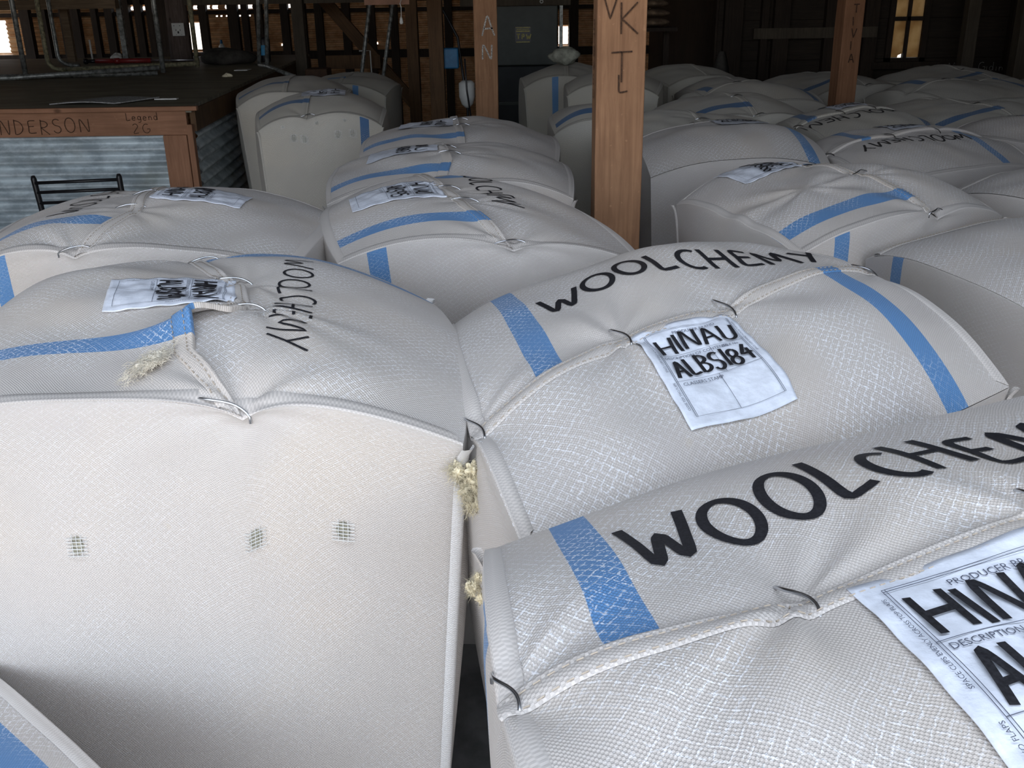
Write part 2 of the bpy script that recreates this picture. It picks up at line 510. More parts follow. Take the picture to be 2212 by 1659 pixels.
GL = {
    'W': (1.0, [[(0, .95), (.12, .5), (.27, .02), (.5, .62), (.68, .04), (.86, .5), (1.0, 1.0)]]),
    'O': (.74, [arc(.37, .5, .36, .48, 95, 460, 22)]),
    'L': (.58, [[(.05, 1), (.07, .5), (.1, .04), (.35, .03), (.58, .08)]]),
    'C': (.66, [arc(.42, .5, .4, .48, 60, 300, 18)]),
    'H': (.72, [[(.05, 1), (.08, 0)], [(.66, 1), (.68, 0)], [(.07, .5), (.67, .52)]]),
    'E': (.60, [[(.58, .97), (.1, .93), (.08, .5), (.1, .05), (.6, .04)], [(.1, .52), (.48, .54)]]),
    'M': (.92, [[(.03, 0), (.13, .98), (.45, .3), (.78, 1), (.9, 0)]]),
    'Y': (.66, [[(.02, 1), (.34, .5)], [(.66, 1), (.34, .48), (.12, 0)]]),
    'I': (.2, [[(.08, 1), (.14, 0)]]),
    'N': (.76, [[(.05, 0), (.1, .98), (.4, .5), (.66, .03), (.72, 1)]]),
    'A': (.72, [[(.04, 0), (.2, .6), (.34, 1), (.52, .5), (.70, 0)], [(.14, .36), (.6, .38)]]),
    'U': (.70, [[(.05, 1), (.07, .4)] + arc(.36, .3, .29, .27, 180, 360, 8) + [(.66, 1)]]),
    'B': (.62, [[(.06, 0), (.08, 1)] + arc(.1, .76, .42, .23, 90, -90, 8) + arc(.1, .27, .48, .26, 90, -90, 8)]),
    'S': (.6, [arc(.32, .75, .26, .23, 35, 250, 9) + arc(.30, .25, .27, .26, 80, -160, 9)]),
    'K': (.66, [[(.06, 1), (.08, 0)], [(.6, 1), (.1, .48), (.64, 0)]]),
    'V': (.66, [[(.02, 1), (.33, 0), (.66, 1)]]),
    'T': (.7, [[(0, .97), (.7, 1)], [(.35, 1), (.36, 0)]]),
    'P': (.6, [[(.06, 0), (.08, 1)] + arc(.1, .72, .44, .27, 90, -90, 8)]),
    'D': (.7, [[(.06, 0), (.08, 1)] + arc(.1, .5, .55, .5, 90, -90, 12)]),
    'R': (.66, [[(.06, 0), (.08, 1)] + arc(.1, .74, .46, .25, 90, -90, 8) + [(.66, 0)]]),
    'G': (.7, [arc(.42, .5, .4, .48, 60, 330, 16) + [(.78, .45), (.5, .45)]]),
    '1': (.22, [[(.1, 1), (.14, 0)]]),
    '8': (.56, [arc(.28, .75, .24, .24, 60, 270, 9) + arc(.28, .25, .27, .25, 90, -270, 14) + arc(.28, .75, .24, .24, -90, 60, 7)]),
    '4': (.66, [[(.42, 1), (.05, .4), (.68, .42)], [(.48, .72), (.5, 0)]]),
    '9': (.56, [arc(.28, .72, .25, .27, 10, 370, 14) + [(.5, .3), (.42, 0)]]),
    '5': (.58, [[(.55, .98), (.16, .97), (.12, .56)] + arc(.26, .3, .3, .3, 100, -140, 10)]),
    '2': (.58, [arc(.28, .74, .26, .25, 160, -20, 8) + [(.06, .02), (.6, .04)]]),
    '3': (.56, [arc(.26, .75, .25, .24, 150, -80, 9) + arc(.26, .26, .28, .26, 80, -150, 9)]),
    '6': (.56, [[(.42, 1), (.12, .5)] + arc(.28, .27, .25, .27, 160, 520, 12)]),
    '7': (.56, [[(.03, .97), (.54, 1), (.2, 0)]]),
    '0': (.56, [arc(.28, .5, .26, .49, 90, 450, 14)]),
    'l': (.2, [[(.1, 1), (.1, 0)]]),
    'e': (.5, [[(.04, .3), (.46, .34)] + arc(.25, .28, .22, .26, 20, 320, 10)]),
    'g': (.5, [arc(.24, .3, .2, .24, 0, 360, 10) + [(.45, .5), (.44, -.2), (.1, -.28)]]),
    'n': (.5, [[(.05, .5), (.07, 0)], [(.07, .3), (.25, .5), (.42, .35), (.45, 0)]]),
    'd': (.5, [arc(.22, .26, .2, .25, 0, 360, 10), [(.44, 1), (.45, 0)]]),
    's': (.4, [arc(.2, .4, .15, .12, 30, 250, 6) + arc(.2, .14, .16, .14, 80, -150, 6)]),
    'i': (.2, [[(.1, .5), (.1, 0)]]),
    'y': (.45, [[(.03, .5), (.22, .05)], [(.43, .5), (.1, -.3)]]),
}


def strokes(text, h, gap=0.22, jitter=0.0, seed=1):
    """-> list of polylines in metres, text starting at (0,0); and the total width."""
    rd = random.Random(seed)
    x = 0; res = []
    for ch in text:
        if ch == ' ':
            x += 0.45 * h; continue
        w_, st = GL[ch]
        dy = rd.uniform(-1, 1) * jitter * h
        sh = rd.uniform(-1, 1) * jitter * 0.5
        sc_ = 1 + rd.uniform(-1, 1) * jitter
        for s in st:
            res.append([(x + (px + sh * py) * h, (py * sc_) * h + dy) for px, py in s])
        x += (w_ + gap) * h
    return res, x - gap * h


def resample(pl, step):
    pts = [Vector((a, b, 0)) for a, b in pl]
    # Catmull-Rom smoothing for many-pointed strokes
    if len(pts) > 4:
        q = []
        for i in range(len(pts) - 1):
            p0 = pts[max(i - 1, 0)]; p1 = pts[i]; p2 = pts[i + 1]; p3 = pts[min(i + 2, len(pts) - 1)]
            for k in range(4):
                t = k / 4
                q.append(0.5 * ((2 * p1) + (-p0 + p2) * t + (2 * p0 - 5 * p1 + 4 * p2 - p3) * t * t + (-p0 + 3 * p1 - 3 * p2 + p3) * t ** 3))
        q.append(pts[-1]); pts = q
    o = [pts[0]]
    for i in range(1, len(pts)):
        d = pts[i] - pts[i - 1]
        n = max(1, int(d.length / step))
        for k in range(1, n + 1):
            o.append(pts[i - 1] + d * k / n)
    return o


def write_flat(name, text, h, width, origin, ex, ey, mat, parent, off=0.0015, jitter=0.04, seed=1, gap=0.22):
    """writing on a flat surface; ex/ey are the directions of the baseline and of up."""
    st, tot = strokes(text, h, gap, jitter, seed)
    ex = Vector(ex).normalized(); ey = Vector(ey).normalized(); nz = ex.cross(ey)
    O = Vector(origin) + nz * off
    mb = MB()
    for s in st:
        pts = [O + ex * p.x + ey * p.y for p in resample(s, max(h / 12, .004))]
        if len(pts) > 1: mb.ribbon2(pts, width, nz)
    return mb.build(name, mat, parent)


_txt_cache = {}


def text_tris(s, size):
    key = (s, size)
    if key not in _txt_cache:
        c = bpy.data.curves.new('t', 'FONT'); c.body = s; c.size = size; c.resolution_u = 2
        o = bpy.data.objects.new('t', c); COL.objects.link(o)
        dg = bpy.context.evaluated_depsgraph_get()
        me = o.evaluated_get(dg).to_mesh()
        v = [tuple(p.co) for p in me.vertices]; f = [tuple(p.vertices) for p in me.polygons]
        o.evaluated_get(dg).to_mesh_clear()
        bpy.data.objects.remove(o); bpy.data.curves.remove(c)
        _txt_cache[key] = (v, f)
    return _txt_cache[key]


# ------------------------------------------------------------------ the wool bale
class Bale:
    """corner order P00 (u-,v-), P10 (u+,v-), P11, P01.  The top closes along v:
    the flap that lies on top covers u<seam and carries the label."""

    def __init__(s, corners, zc=1.17, inset=0.09, shift=(0, 0), eb=0.075, dome=0.02, bulge=0.03, side=0.03, seam=((-1, 0), (1, 0)),
                 pins=(), lift=(), noise=0.004, seed=1, res=60, zoff=(0, 0, 0, 0), bowu=1.0, bowv=1.0, pw=2.6, eum=1.0, eup=1.0):
        s.c = [np.array([*c[:2], (c[2] if len(c) > 2 else zc) + dz]) for c, dz in zip(corners, zoff)]
        s.cen = sum(s.c) / 4
        s.bot = []
        ins = inset if isinstance(inset, (list, tuple)) else (inset,) * 4
        for q, inset in zip(s.c, ins):
            d = s.cen[:2] - q[:2]
            d = d / np.linalg.norm(d)
            b = q[:2] + d * inset * 1.2 + np.array(shift)
            s.bot.append(np.array([b[0], b[1], 0.0]))
        s.org = sum(s.bot) / 4
        s.W = (np.linalg.norm(s.c[1] - s.c[0]) + np.linalg.norm(s.c[2] - s.c[3])) / 2
        s.D = (np.linalg.norm(s.c[3] - s.c[0]) + np.linalg.norm(s.c[2] - s.c[1])) / 2
        s.eb, s.dome, s.bulge, s.side_b = eb, dome, bulge, side
        s.seam = seam; s.pins = pins; s.lift = lift; s.noise = noise; s.res = res; s.pw = pw; s.eum, s.eup = eum, eup
        s.bowu, s.bowv = bowu, bowv
        rd = np.random.RandomState(seed)
        s.ph = [(rd.uniform(0, 6.28), rd.uniform(-1, 1) * 14, rd.uniform(-1, 1) * 14) for _ in range(7)]
        s.ph2 = [(rd.uniform(0, 6.28), rd.uniform(-1, 1) * 45, rd.uniform(-1, 1) * 45) for _ in range(6)]
        s.seed = seed
        eu = (s.c[1] - s.c[0] + s.c[2] - s.c[3])[:2]; s.eu = eu / np.linalg.norm(eu)
        s.ev = np.array([-s.eu[1], s.eu[0]])

    def seam_u(s, v):
        a = np.array(s.seam)
        return np.interp(v, a[:, 0], a[:, 1])

    def top(s, u, v, layer=0):
        u = np.asarray(u, float); v = np.asarray(v, float)
        u, v = np.broadcast_arrays(u, v)
        k = [(1 - u) * (1 - v) / 4, (1 + u) * (1 - v) / 4, (1 + u) * (1 + v) / 4, (1 - u) * (1 + v) / 4]
        P = sum(kk[..., None] * c for kk, c in zip(k, s.c))
        f = lambda t: 1 - np.clip(np.abs(t), 0, 1) ** s.pw
        dz = s.eb * (s.bowu * f(u) + s.bowv * f(v) * ((1 - u) / 2 * s.eum + (1 + u) / 2 * s.eup)) + s.dome * (1 - u ** 4) * (1 - v ** 4)
        # outward swell of the four edges
        ou = s.bulge * np.sign(u) * np.abs(u) ** 3 * (1 - v ** 2)
        ov = s.bulge * np.sign(v) * np.abs(v) ** 3 * (1 - u ** 2)
        P[..., 0] += ou * s.eu[0] + ov * s.ev[0]
        P[..., 1] += ou * s.eu[1] + ov * s.ev[1]
        a, b = u * s.W / 2, v * s.D / 2
        n = sum(np.sin(p + x * a + y * b) for p, x, y in s.ph) * s.noise
        n = n + sum(np.sin(p + x * a + y * b) for p, x, y in s.ph2) * s.noise * 0.22
        edge = (1 - np.abs(u) ** 6) * (1 - np.abs(v) ** 6)
        dz = dz + n * (0.3 + 0.7 * edge)
        for pin in s.pins:
            pu, pv, dep, rad = pin[:4]
            wr, kn, ph = pin[4:7] if len(pin) > 4 else (0.004, 7, 0.5)
            da, db = a - pu * s.W / 2, b - pv * s.D / 2
            r = np.sqrt(da * da + db * db) + 1e-6
            th = np.arctan2(db, da)
            dz = dz - dep * np.exp(-r / rad) * 1.0
            dz = dz + wr * np.cos(kn * th + ph + 2.0 * np.sin(th * 2 + ph)) * np.exp(-r / (rad * 2.2)) * (1 - np.exp(-(r / 0.035) ** 2))
        if layer == 1:
            su = s.seam_u(v)
            near = np.exp(-np.clip(su - u, 0, 9) * s.W / 2 / 0.05)
            dz = dz + 0.0015 + 0.003 * near
            for lv, lh, lw in s.lift:
                dz = dz + lh * np.exp(-((v - lv) / lw) ** 2) * near
        P = P.copy(); P[..., 2] += dz
        return P

    def nrm(s, u, v, layer=0):
        e = 0.004
        a = s.top(u + e, v, layer) - s.top(u - e, v, layer)
        b = s.top(u, v + e, layer) - s.top(u, v - e, layer)
        n = np.cross(a, b)
        return n / np.linalg.norm(n, axis=-1, keepdims=True)

    def at(s, a, b, off=0.0, layer=None):
        """metres (a along u, b along v, from the centre) -> local points raised by off"""
        u = np.clip(np.asarray(a, float) / (s.W / 2), -1, 1); v = np.clip(np.asarray(b, float) / (s.D / 2), -1, 1)
        if layer is None:
            over = (u < s.seam_u(v))
            P = np.where(over[..., None], s.top(u, v, 1), s.top(u, v, 0))
            N = np.where(over[..., None], s.nrm(u, v, 1), s.nrm(u, v, 0))
        else:
            P = s.top(u, v, layer); N = s.nrm(u, v, layer)
        off = np.asarray(off, float)
        return P + N * (off[..., None] if off.ndim else off) - s.org

    SIDES = {'v-': (0, 1), 'u+': (1, 2), 'v+': (2, 3), 'u-': (3, 0)}

    def side(s, key, q, t):
        """q -1..1 along the side (counter-clockwise), t 0 top .. 1 bottom"""
        q = np.asarray(q, float); t = np.asarray(t, float)
        q, t = np.broadcast_arrays(q, t)
        one = np.ones_like(q)
        uu, vv = {'v-': (q, -one), 'u+': (one, q), 'v+': (-q, one), 'u-': (-one, -q)}[key]
        T = s.top(uu, vv, 0)
        i, j = s.SIDES[key]
        B = (1 - q)[..., None] / 2 * s.bot[i] + (1 + q)[..., None] / 2 * s.bot[j]
        d = s.bot[j] - s.bot[i]
        nr = np.array([d[1], -d[0], 0]); nr = nr / np.linalg.norm(nr)
        tt = t ** 1.25
        P = T * (1 - tt)[..., None] + B * tt[..., None]
        bl = s.side_b * (1 - np.abs(q) ** 2.5) * np.sin(PI * np.clip(t, 0, 1)) ** 0.75
        L = np.linalg.norm(d) / 2
        wr = sum(np.sin(p + x * q * L * 1.2 + y * t * 0.5) for p, x, y in s.ph) * s.noise * 0.6 * np.sin(PI * np.clip(t, 0, 1)) * (1 - q ** 6)
        for pin in s.pins:
            pu, pv, dep, rad = pin[:4]
            on = {'v-': (pv < -.9, pu), 'v+': (pv > .9, -pu), 'u+': (pu > .9, pv), 'u-': (pu < -.9, -pv)}[key]
            if on[0]:
                dq = (q - on[1]) * L; dt = t * 1.2
                r = np.sqrt(dq ** 2 + dt ** 2) + 1e-6
                th = np.arctan2(dq, dt)
                wr = wr - 0.018 * np.exp(-r / 0.045) * np.clip(t * 30, 0, 1) + 0.0022 * np.cos(9 * th) * np.exp(-r / 0.12) * (r / (r + .02)) * np.clip(t * 30, 0, 1)
        # the last bit rounds under
        und = np.clip((t - 0.94) / 0.06, 0, 1) ** 2 * 0.025
        P = P + (bl + wr - und)[..., None] * nr
        return P - s.org


STW = 0.245      # distance of the woven band from the middle line, metres


def fine_axis(lo, hi, n):
    t = np.linspace(-1, 1, n)
    t = np.sign(t) * (1 - (1 - np.abs(t)) ** 1.35)
    return lo + (hi - lo) * (t + 1) / 2


def build_bale(B, name, label, group, mat='pack', side_stripes=(('v-', -0.70),), parts='near', text=None, under_stripe=True, over_stripe=True,
               clips=(0.97, 0.3, -0.3, -0.97), text_h=0.085, text_at=(0.07, 0.30), number=None, label_at=(0.0, 0.10), text_w=0.011, clip_len=0.068,
               stripe_v=None, under_v=None, seams=True, lab_rot=0.0, hemw=0.032, corner_keys=(0, 1, 2, 3), tape=False, lab_w=.185, rims=('v-', 'u+', 'v+', 'u-')):
    root = empty(name, tuple(B.org), 0, label, 'wool bale', group)
    fab = MT[mat]
    hemm = MT['hem'] if mat == 'pack' else MT[mat]
    R = B.res
    so = STW if stripe_v is None else stripe_v
    suv = so if under_v is None else under_v
    # sides
    P = []; F = []; UVs = []; S = []; off = 0
    per = 0.0
    nt_ = R
    for key in ('v-', 'u+', 'v+', 'u-'):
        L = B.W if key[0] == 'v' else B.D
        q = np.linspace(-1, 1, R)[:, None]; t = (np.linspace(0, 1, nt_) ** 1.2)[None, :]
        pts = B.side(key, q, t)
        P.append(pts.reshape(-1, 3))
        uvx = (q + 1) / 2 * L + per
        uvy = t * 1.2
        UVs.append(np.stack(np.broadcast_arrays(uvx, -uvy), -1).reshape(-1, 2))
        dist = np.full((R, nt_), 9.0)
        for k2, pos in side_stripes:
            if k2 == key:
                dist = np.broadcast_to((q - pos) * L / 2, (R, nt_))
        S.append(np.stack([dist, np.zeros((R, nt_))], -1).reshape(-1, 2))
        F.append(grid_faces(R, nt_, off)[:, ::-1])
        off += R * nt_; per += L
    np_mesh('pack_body', np.concatenate(P), np.concatenate(F), MT['face'] if mat == 'pack' else fab, root, np.concatenate(UVs), np.concatenate(S))

    # flaps
    def flap(nm, layer, lo, hi, stripe_sign):
        n = R if parts == 'near' else max(24, R // 1)
        v = fine_axis(-1, 1, n)
        k = fine_axis(0, 1, n)
        V = np.broadcast_to(v[None, :], (n, n))
        a = lo(v) if callable(lo) else np.full(n, lo); b = hi(v) if callable(hi) else np.full(n, hi)
        U = a[None, :] + (b - a)[None, :] * k[:, None]
        pts = B.top(U, V, layer) - B.org
        uv = np.stack([U * B.W / 2 + 5 + 3 * layer, V * B.D / 2 + 2], -1).reshape(-1, 2)
        d = (V * B.D / 2 - stripe_sign * (suv if stripe_sign > 0 else so)) if stripe_sign else np.full(V.shape, 9.0)
        st = np.stack([d, np.zeros_like(d)], -1).reshape(-1, 2)
        o = np_mesh(nm, pts.reshape(-1, 3), grid_faces(n, n), fab, root, uv, st)
        if parts == 'near' and layer == 1:
            sm = o.modifiers.new('thickness', 'SOLIDIFY'); sm.thickness = 0.0016; sm.offset = -1
        return o
    flap('under_flap', 0, lambda v: np.clip(B.seam_u(v) - 0.35, -1, 1), 1.0, 1 if under_stripe else 0)
    flap('top_flap', 1, -1.0, lambda v: B.seam_u(v), -1 if over_stripe else 0)

    # hem along the edge of the top flap
    v = np.linspace(-1, 1, max(30, R))
    su = B.seam_u(v)
    hw = hemw / (B.W / 2)
    prof = [(-1.0, 0.0006), (-.93, .0030), (-.6, .0040), (-.3, .0034), (-.22, .0022), (-.12, .0040), (0.0, .0034), (0.035, .0012), (0.03, -.0065)]
    U = np.stack([su + hw * p for p, _ in prof], 0); V = np.broadcast_to(v, U.shape)
    H = np.array([h for _, h in prof])[:, None]
    pts = B.top(U, V, 1) + B.nrm(U, V, 1) * H[..., None] - B.org
    uv = np.stack([U * B.W / 2, V * B.D / 2], -1).reshape(-1, 2)
    d = V * B.D / 2 + so if over_stripe else np.full(V.shape, 9.0)
    np_mesh('flap_hem', pts.reshape(-1, 3), grid_faces(*U.shape), hemm, root, uv, np.stack([d, d * 0], -1).reshape(-1, 2))

    # rim seam: folded band where the flaps meet the four sides
    if seams:
        wv = 0.021 if parts == 'near' else 0.016
        ax = np.linspace(-1, 1, R); on = np.ones(R)
        for key in rims:
            per_u, per_v = {'v-': (ax, -on), 'u+': (on, ax), 'v+': (-ax, on), 'u-': (-on, -ax)}[key]
            rows = []
            for inn, h in ((wv, -0.0018), (wv * .95, 0.0004), (wv * .5, 0.0009), (wv * .15, 0.0004), (0.002, 0.0010), (0.0, -0.002)):
                fu = 1 - inn / (B.W / 2); fv = 1 - inn / (B.D / 2)
                uu = np.clip(per_u, -fu, fu); vv = np.clip(per_v, -fv, fv)
                rows.append(B.top(uu, vv, 0) + B.nrm(uu * .995, vv * .995) * (h + 0.0022) - B.org)
            rows = np.stack(rows, 0)
            n1, n2 = rows.shape[:2]
            c_ = np.arange(n2) / R * 0.75
            uv = np.stack([np.broadcast_to(np.linspace(0, wv, n1)[:, None], (n1, n2)), np.broadcast_to(c_, (n1, n2))], -1).reshape(-1, 2)
            np_mesh('rim_seam', rows.reshape(-1, 3), grid_faces(n1, n2)[:, ::-1], MT['rim'] if mat == 'pack' else hemm, root, uv)
        # piping down each upright corner
        for ci in corner_keys:
            key = ('v-', 'u+', 'v+', 'u-')[ci]
            t = np.linspace(0.0, 1, 40)
            e = B.side(key, np.full(40, -1.0), t)
            cdir = (B.c[ci] - B.cen); cdir[2] = 0; cdir = cdir / np.linalg.norm(cdir)
            tang = np.array([-cdir[1], cdir[0], 0])
            wid = 0.012 if tape else 0.007
            hh_ = .0055 if tape else .0035
            cs = [(-wid, -.004), (-wid * .8, .001), (-.002, hh_), (.002, hh_), (wid * .8, .001), (wid, -.004)]
            ear = (0.012 * np.exp(-t / 0.03))[:, None]
            pts = np.stack([e + cdir * (h + ear) + tang * x for x, h in cs], 0)
            uv = np.stack([np.broadcast_to(np.linspace(0, .02, len(cs))[:, None], (len(cs), 40)), np.broadcast_to(t * 1.2, (len(cs), 40))], -1).reshape(-1, 2)
            np_mesh('corner_seam', pts.reshape(-1, 3), grid_faces(len(cs), 40), MT['tape'] if tape else hemm, root, uv)

    # stitches beside the hem
    if parts == 'near':
        mb = MB()
        for frac in (-0.28, -0.9):
            vs = np.linspace(-.96, .96, 150)
            us = B.seam_u(vs) + hw * frac
            pp = B.top(us, vs, 1) + B.nrm(us, vs, 1) * 0.0042 - B.org
            for i in range(0, 149, 2):
                mb.tube([pp[i], pp[i + 1]], 0.0007, 4, False)
        mb.build('hem_stitching', MT['stitch'], root)

    # wire clips bridging the seam
    for i, cl in enumerate(clips):
        if isinstance(cl, (tuple, list)):
            (ua, va, ub, vb) = cl
        else:
            c0 = float(B.seam_u(cl)) * B.W / 2
            ua, va = c0 - clip_len * .5, cl * B.D / 2 - 0.006; ub, vb = c0 + clip_len * .6, cl * B.D / 2 + 0.006
        m = 16
        k = np.linspace(0, 1, m)
        Pa, Pb = B.at(ua, va, 0.001), B.at(ub, vb, 0.001)
        line = Pa[None, :] * (1 - k)[:, None] + Pb[None, :] * k[:, None]
        surf = B.at(ua + (ub - ua) * k, va + (vb - va) * k, 0.0)
        rise = max(0.009, float(np.max((surf[:, 2] - line[:, 2]) / np.maximum(np.sin(PI * k), .35))) + .005)
        side_ = np.cross((Pb - Pa) / np.linalg.norm(Pb - Pa), [0, 0, 1.0])
        pp = [Vector(line[j] + np.array([0, 0, 1.0]) * (rise * math.sin(PI * k[j]) ** 0.7 - .002) + side_ * .0045 * math.sin(2 * PI * k[j])) for j in range(m)]
        dn = Vector((0, 0, -.010))
        pp = [pp[0] + dn] + pp + [pp[-1] + dn]
        MB().tube(pp, 0.0019 if parts == 'near' else 0.0022, 8).build('wire_clip', MT['wire'], root, True)

    # writing across the under flap
    if text:
        mb = MB()
        st, tot = strokes(text[0], text_h, 0.2, 0.09, B.seed)
        q0, p0 = text_at
        for s_ in st:
            pts = resample(s_, 0.005)
            a = np.array([q0 + p.y for p in pts]); b = np.array([p0 - p.x * text[1] for p in pts])
            X = B.at(a, b, 0.0016)
            Nn = B.nrm(np.clip(a / (B.W / 2), -1, 1), np.clip(b / (B.D / 2), -1, 1))
            vec = [Vector(x) for x in X]
            mb.ribbon2(vec, text_w, [Vector(n) for n in Nn])
        mb.build('marker_writing', MT['ink'] if parts == 'near' else MT['inkfade'], root)

    if number is not None:
        add_label(B, root, number, label_at, parts, lab_rot, lab_w)
    return root


def add_label(B, root, number, pos, parts, rot=0.0, lab_w=.185):
    """cloth label sewn to the top flap: x runs along -v, y towards the seam. pos=(gap to seam, v of left edge)"""
    LW, LH = 0.185, 0.222
    gap, vleft = pos[:2]
    ls = pos[2] if len(pos) > 2 else 1.0
    cr, sr = math.cos(rot), math.sin(rot)
    a_top = float(B.seam_u(0.0)) * B.W / 2 - gap

    def mp(x, y, off):
        x = np.asarray(x, float) * lab_w / .185 * ls; y = np.asarray(y, float)
        yy = (y - LH) * ls
        return B.at(a_top + yy * cr + x * sr, vleft - x * cr + yy * sr, off, layer=1)
    n = 40 if parts == 'near' else 14
    x = np.linspace(0, LW, n)[:, None]; y = np.linspace(0, LH, n)[None, :]
    X, Y = np.broadcast_arrays(x, y)
    # a cut corner at the lower right, a slightly curled edge at the lower left
    X2 = X + 0.0; Y2 = Y + 0.0
    cut = np.clip((X - (LW - .03)) / .03, 0, 1) * np.clip((0.03 - Y) / .03, 0, 1)
    X2 = X2 - cut * 0.006
    wr = 0.0011 * np.sin(X * 95 + Y * 60) * np.exp(-((X - .07) / .05) ** 2) + 0.0010 * np.sin(X * 40 - Y * 130)
    pts = mp(X2, Y2, 0.0045 + wr)
    uv = np.stack([X, Y], -1).reshape(-1, 2)
    lab = np_mesh('label', pts.reshape(-1, 3), grid_faces(n, n), MT['label'], root, uv)
    if parts == 'near':
        sm = lab.modifiers.new('thickness', 'SOLIDIFY'); sm.thickness = 0.0008; sm.offset = -1
    lab['label'] = 'white cloth label with black marker writing'

    def line(mb, x0, y0, x1, y1, wd=0.0008):
        k = np.linspace(0, 1, 24)
        P_ = mp(x0 + (x1 - x0) * k, y0 + (y1 - y0) * k, 0.0068)
        mb.ribbon2([Vector(p) for p in P_], wd, Vector((0, 0, 1)))
    if parts == 'near':
        mb = MB()
        b0 = 0.016
        for g in (0, 0.0024):
            line(mb, b0 + g, b0, b0 + g, LH - b0); line(mb, LW - b0 - g, b0, LW - b0 - g, LH - b0)
        line(mb, b0, b0, LW - b0, b0); line(mb, b0, LH - b0, LW - b0, LH - b0); line(mb, b0, LH - b0 - .0024, LW - b0, LH - b0 - .0024)
        line(mb, b0, .145, LW - b0, .145); line(mb, b0, .083, LW - b0, .083)
        line(mb, .105, .145, .105, .083); line(mb, .09, .083, .09, b0)
        mb.build('printed_rules', MT['print'], lab)
        # small print
        for s_, sz, px, py, rt in (('PRODUCER BRAND', .0092, .060, .192, 0), ('DESCRIPTION OF CONTENTS', .0086, .021, .1355, 0), ('BALE No.', .0078, .125, .1355, 0),
                                   ('CLASSERS STAMP', .0092, .024, .0725, 0), ('SPACE CLIPS EVENLY ACROSS TOP FLAPS', .0050, .0135, .105, 1),
                                   ('CLOSE TOP TWO FLAPS', .0050, .0135, .028, 1), ('SPACE CLIPS EVENLY ACROSS TOP FLAPS', .0050, LW - .009, .105, 1)):
            tv, tf = text_tris(s_, sz)
            A_ = np.array([(px - y_, py + x_) if rt else (px + x_, py + y_) for (x_, y_, _) in tv])
            P_ = mp(A_[:, 0], A_[:, 1], 0.0066)
            me = bpy.data.meshes.new('printed_text'); me.from_pydata([tuple(p) for p in P_], [], tf); me.materials.append(MT['print'])
            link(bpy.data.objects.new('printed_text', me), lab)
    # marker handwriting
    mb = MB()
    hh = 0.041
    for k_, (txt_, y0, x0) in enumerate(((number[0], .150, .023), (number[1], .089, .024))):
        st, tot = strokes(txt_, hh, 0.13, 0.08, B.seed + k_)
        scl = min(1.0, (LW - x0 - .022) / tot)
        for s_ in st:
            pts_ = resample(s_, 0.003)
            xs = np.array([x0 + p.x * scl * 1.0 for p in pts_]); ys = np.array([y0 + p.y for p in pts_])
            P_ = mp(xs, ys, 0.0072)
            mb.ribbon2([Vector(p) for p in P_], 0.0062 * ls, Vector((0, 0, 1)))
    mb.build('marker_writing', MT['ink'], lab)


def wool_tuft(parent, pos, size, seed, mat='wool', drape=(0, 0, -1), name='wool_tuft', n=26, label=None):
    rd = random.Random(seed)
    mb = MB()
    p = Vector(pos); d = Vector(drape).normalized()
    cores = []
    for i in range(14):
        q = p + Vector((rd.uniform(-.33, .33), rd.uniform(-.33, .33), rd.uniform(-.4, .4))) * size + d * size * rd.uniform(0, .9)
        r = size * rd.uniform(.09, .20)
        cores.append((q, r))
        mb.blob(q, (r, r * .8, r * 1.3), seed + i, .62, 22, 16, 7)
    for i in range(n * 22):
        c, r = rd.choice(cores)
        dr = Vector((rd.gauss(0, 1), rd.gauss(0, 1), rd.gauss(0, 1))).normalized()
        q = c + dr * r * .75
        dr = (dr * .6 + d * rd.uniform(-.1, .8) + Vector((rd.gauss(0, .5), rd.gauss(0, .5), rd.gauss(0, .5)))).normalized()
        sd = dr.cross(Vector((rd.random(), rd.random(), rd.random()))).normalized(); s2 = dr.cross(sd)
        L = size * rd.uniform(.2, .55); ph = rd.uniform(0, 6); w_ = rd.uniform(.9, 1.8)
        pts = [q + dr * L * k / 9 + (sd * math.sin(k * w_ + ph) + s2 * math.cos(k * w_ * .8 + ph)) * size * .035 for k in range(10)]
        r_ = size * rd.uniform(.006, .013)
        mb.tube(pts, [r_ * (1 - .8 * k / 9) for k in range(10)], 3, False)
    o = mb.build(name, MT[mat], parent, True)
    if label: o['label'] = label
    return o
#===SPLIT===
# ------------------------------------------------------------------ shed shell
def struct(o):
    o['kind'] = 'structure'
    return o


X0, X1, Y1, ZR = -9.0, 6.2, 13.6, 4.2
struct(MB().box((-1.4, 5.5, -0.05), (15.4, 17.0, 0.1)).build('floor', MT['floor']))


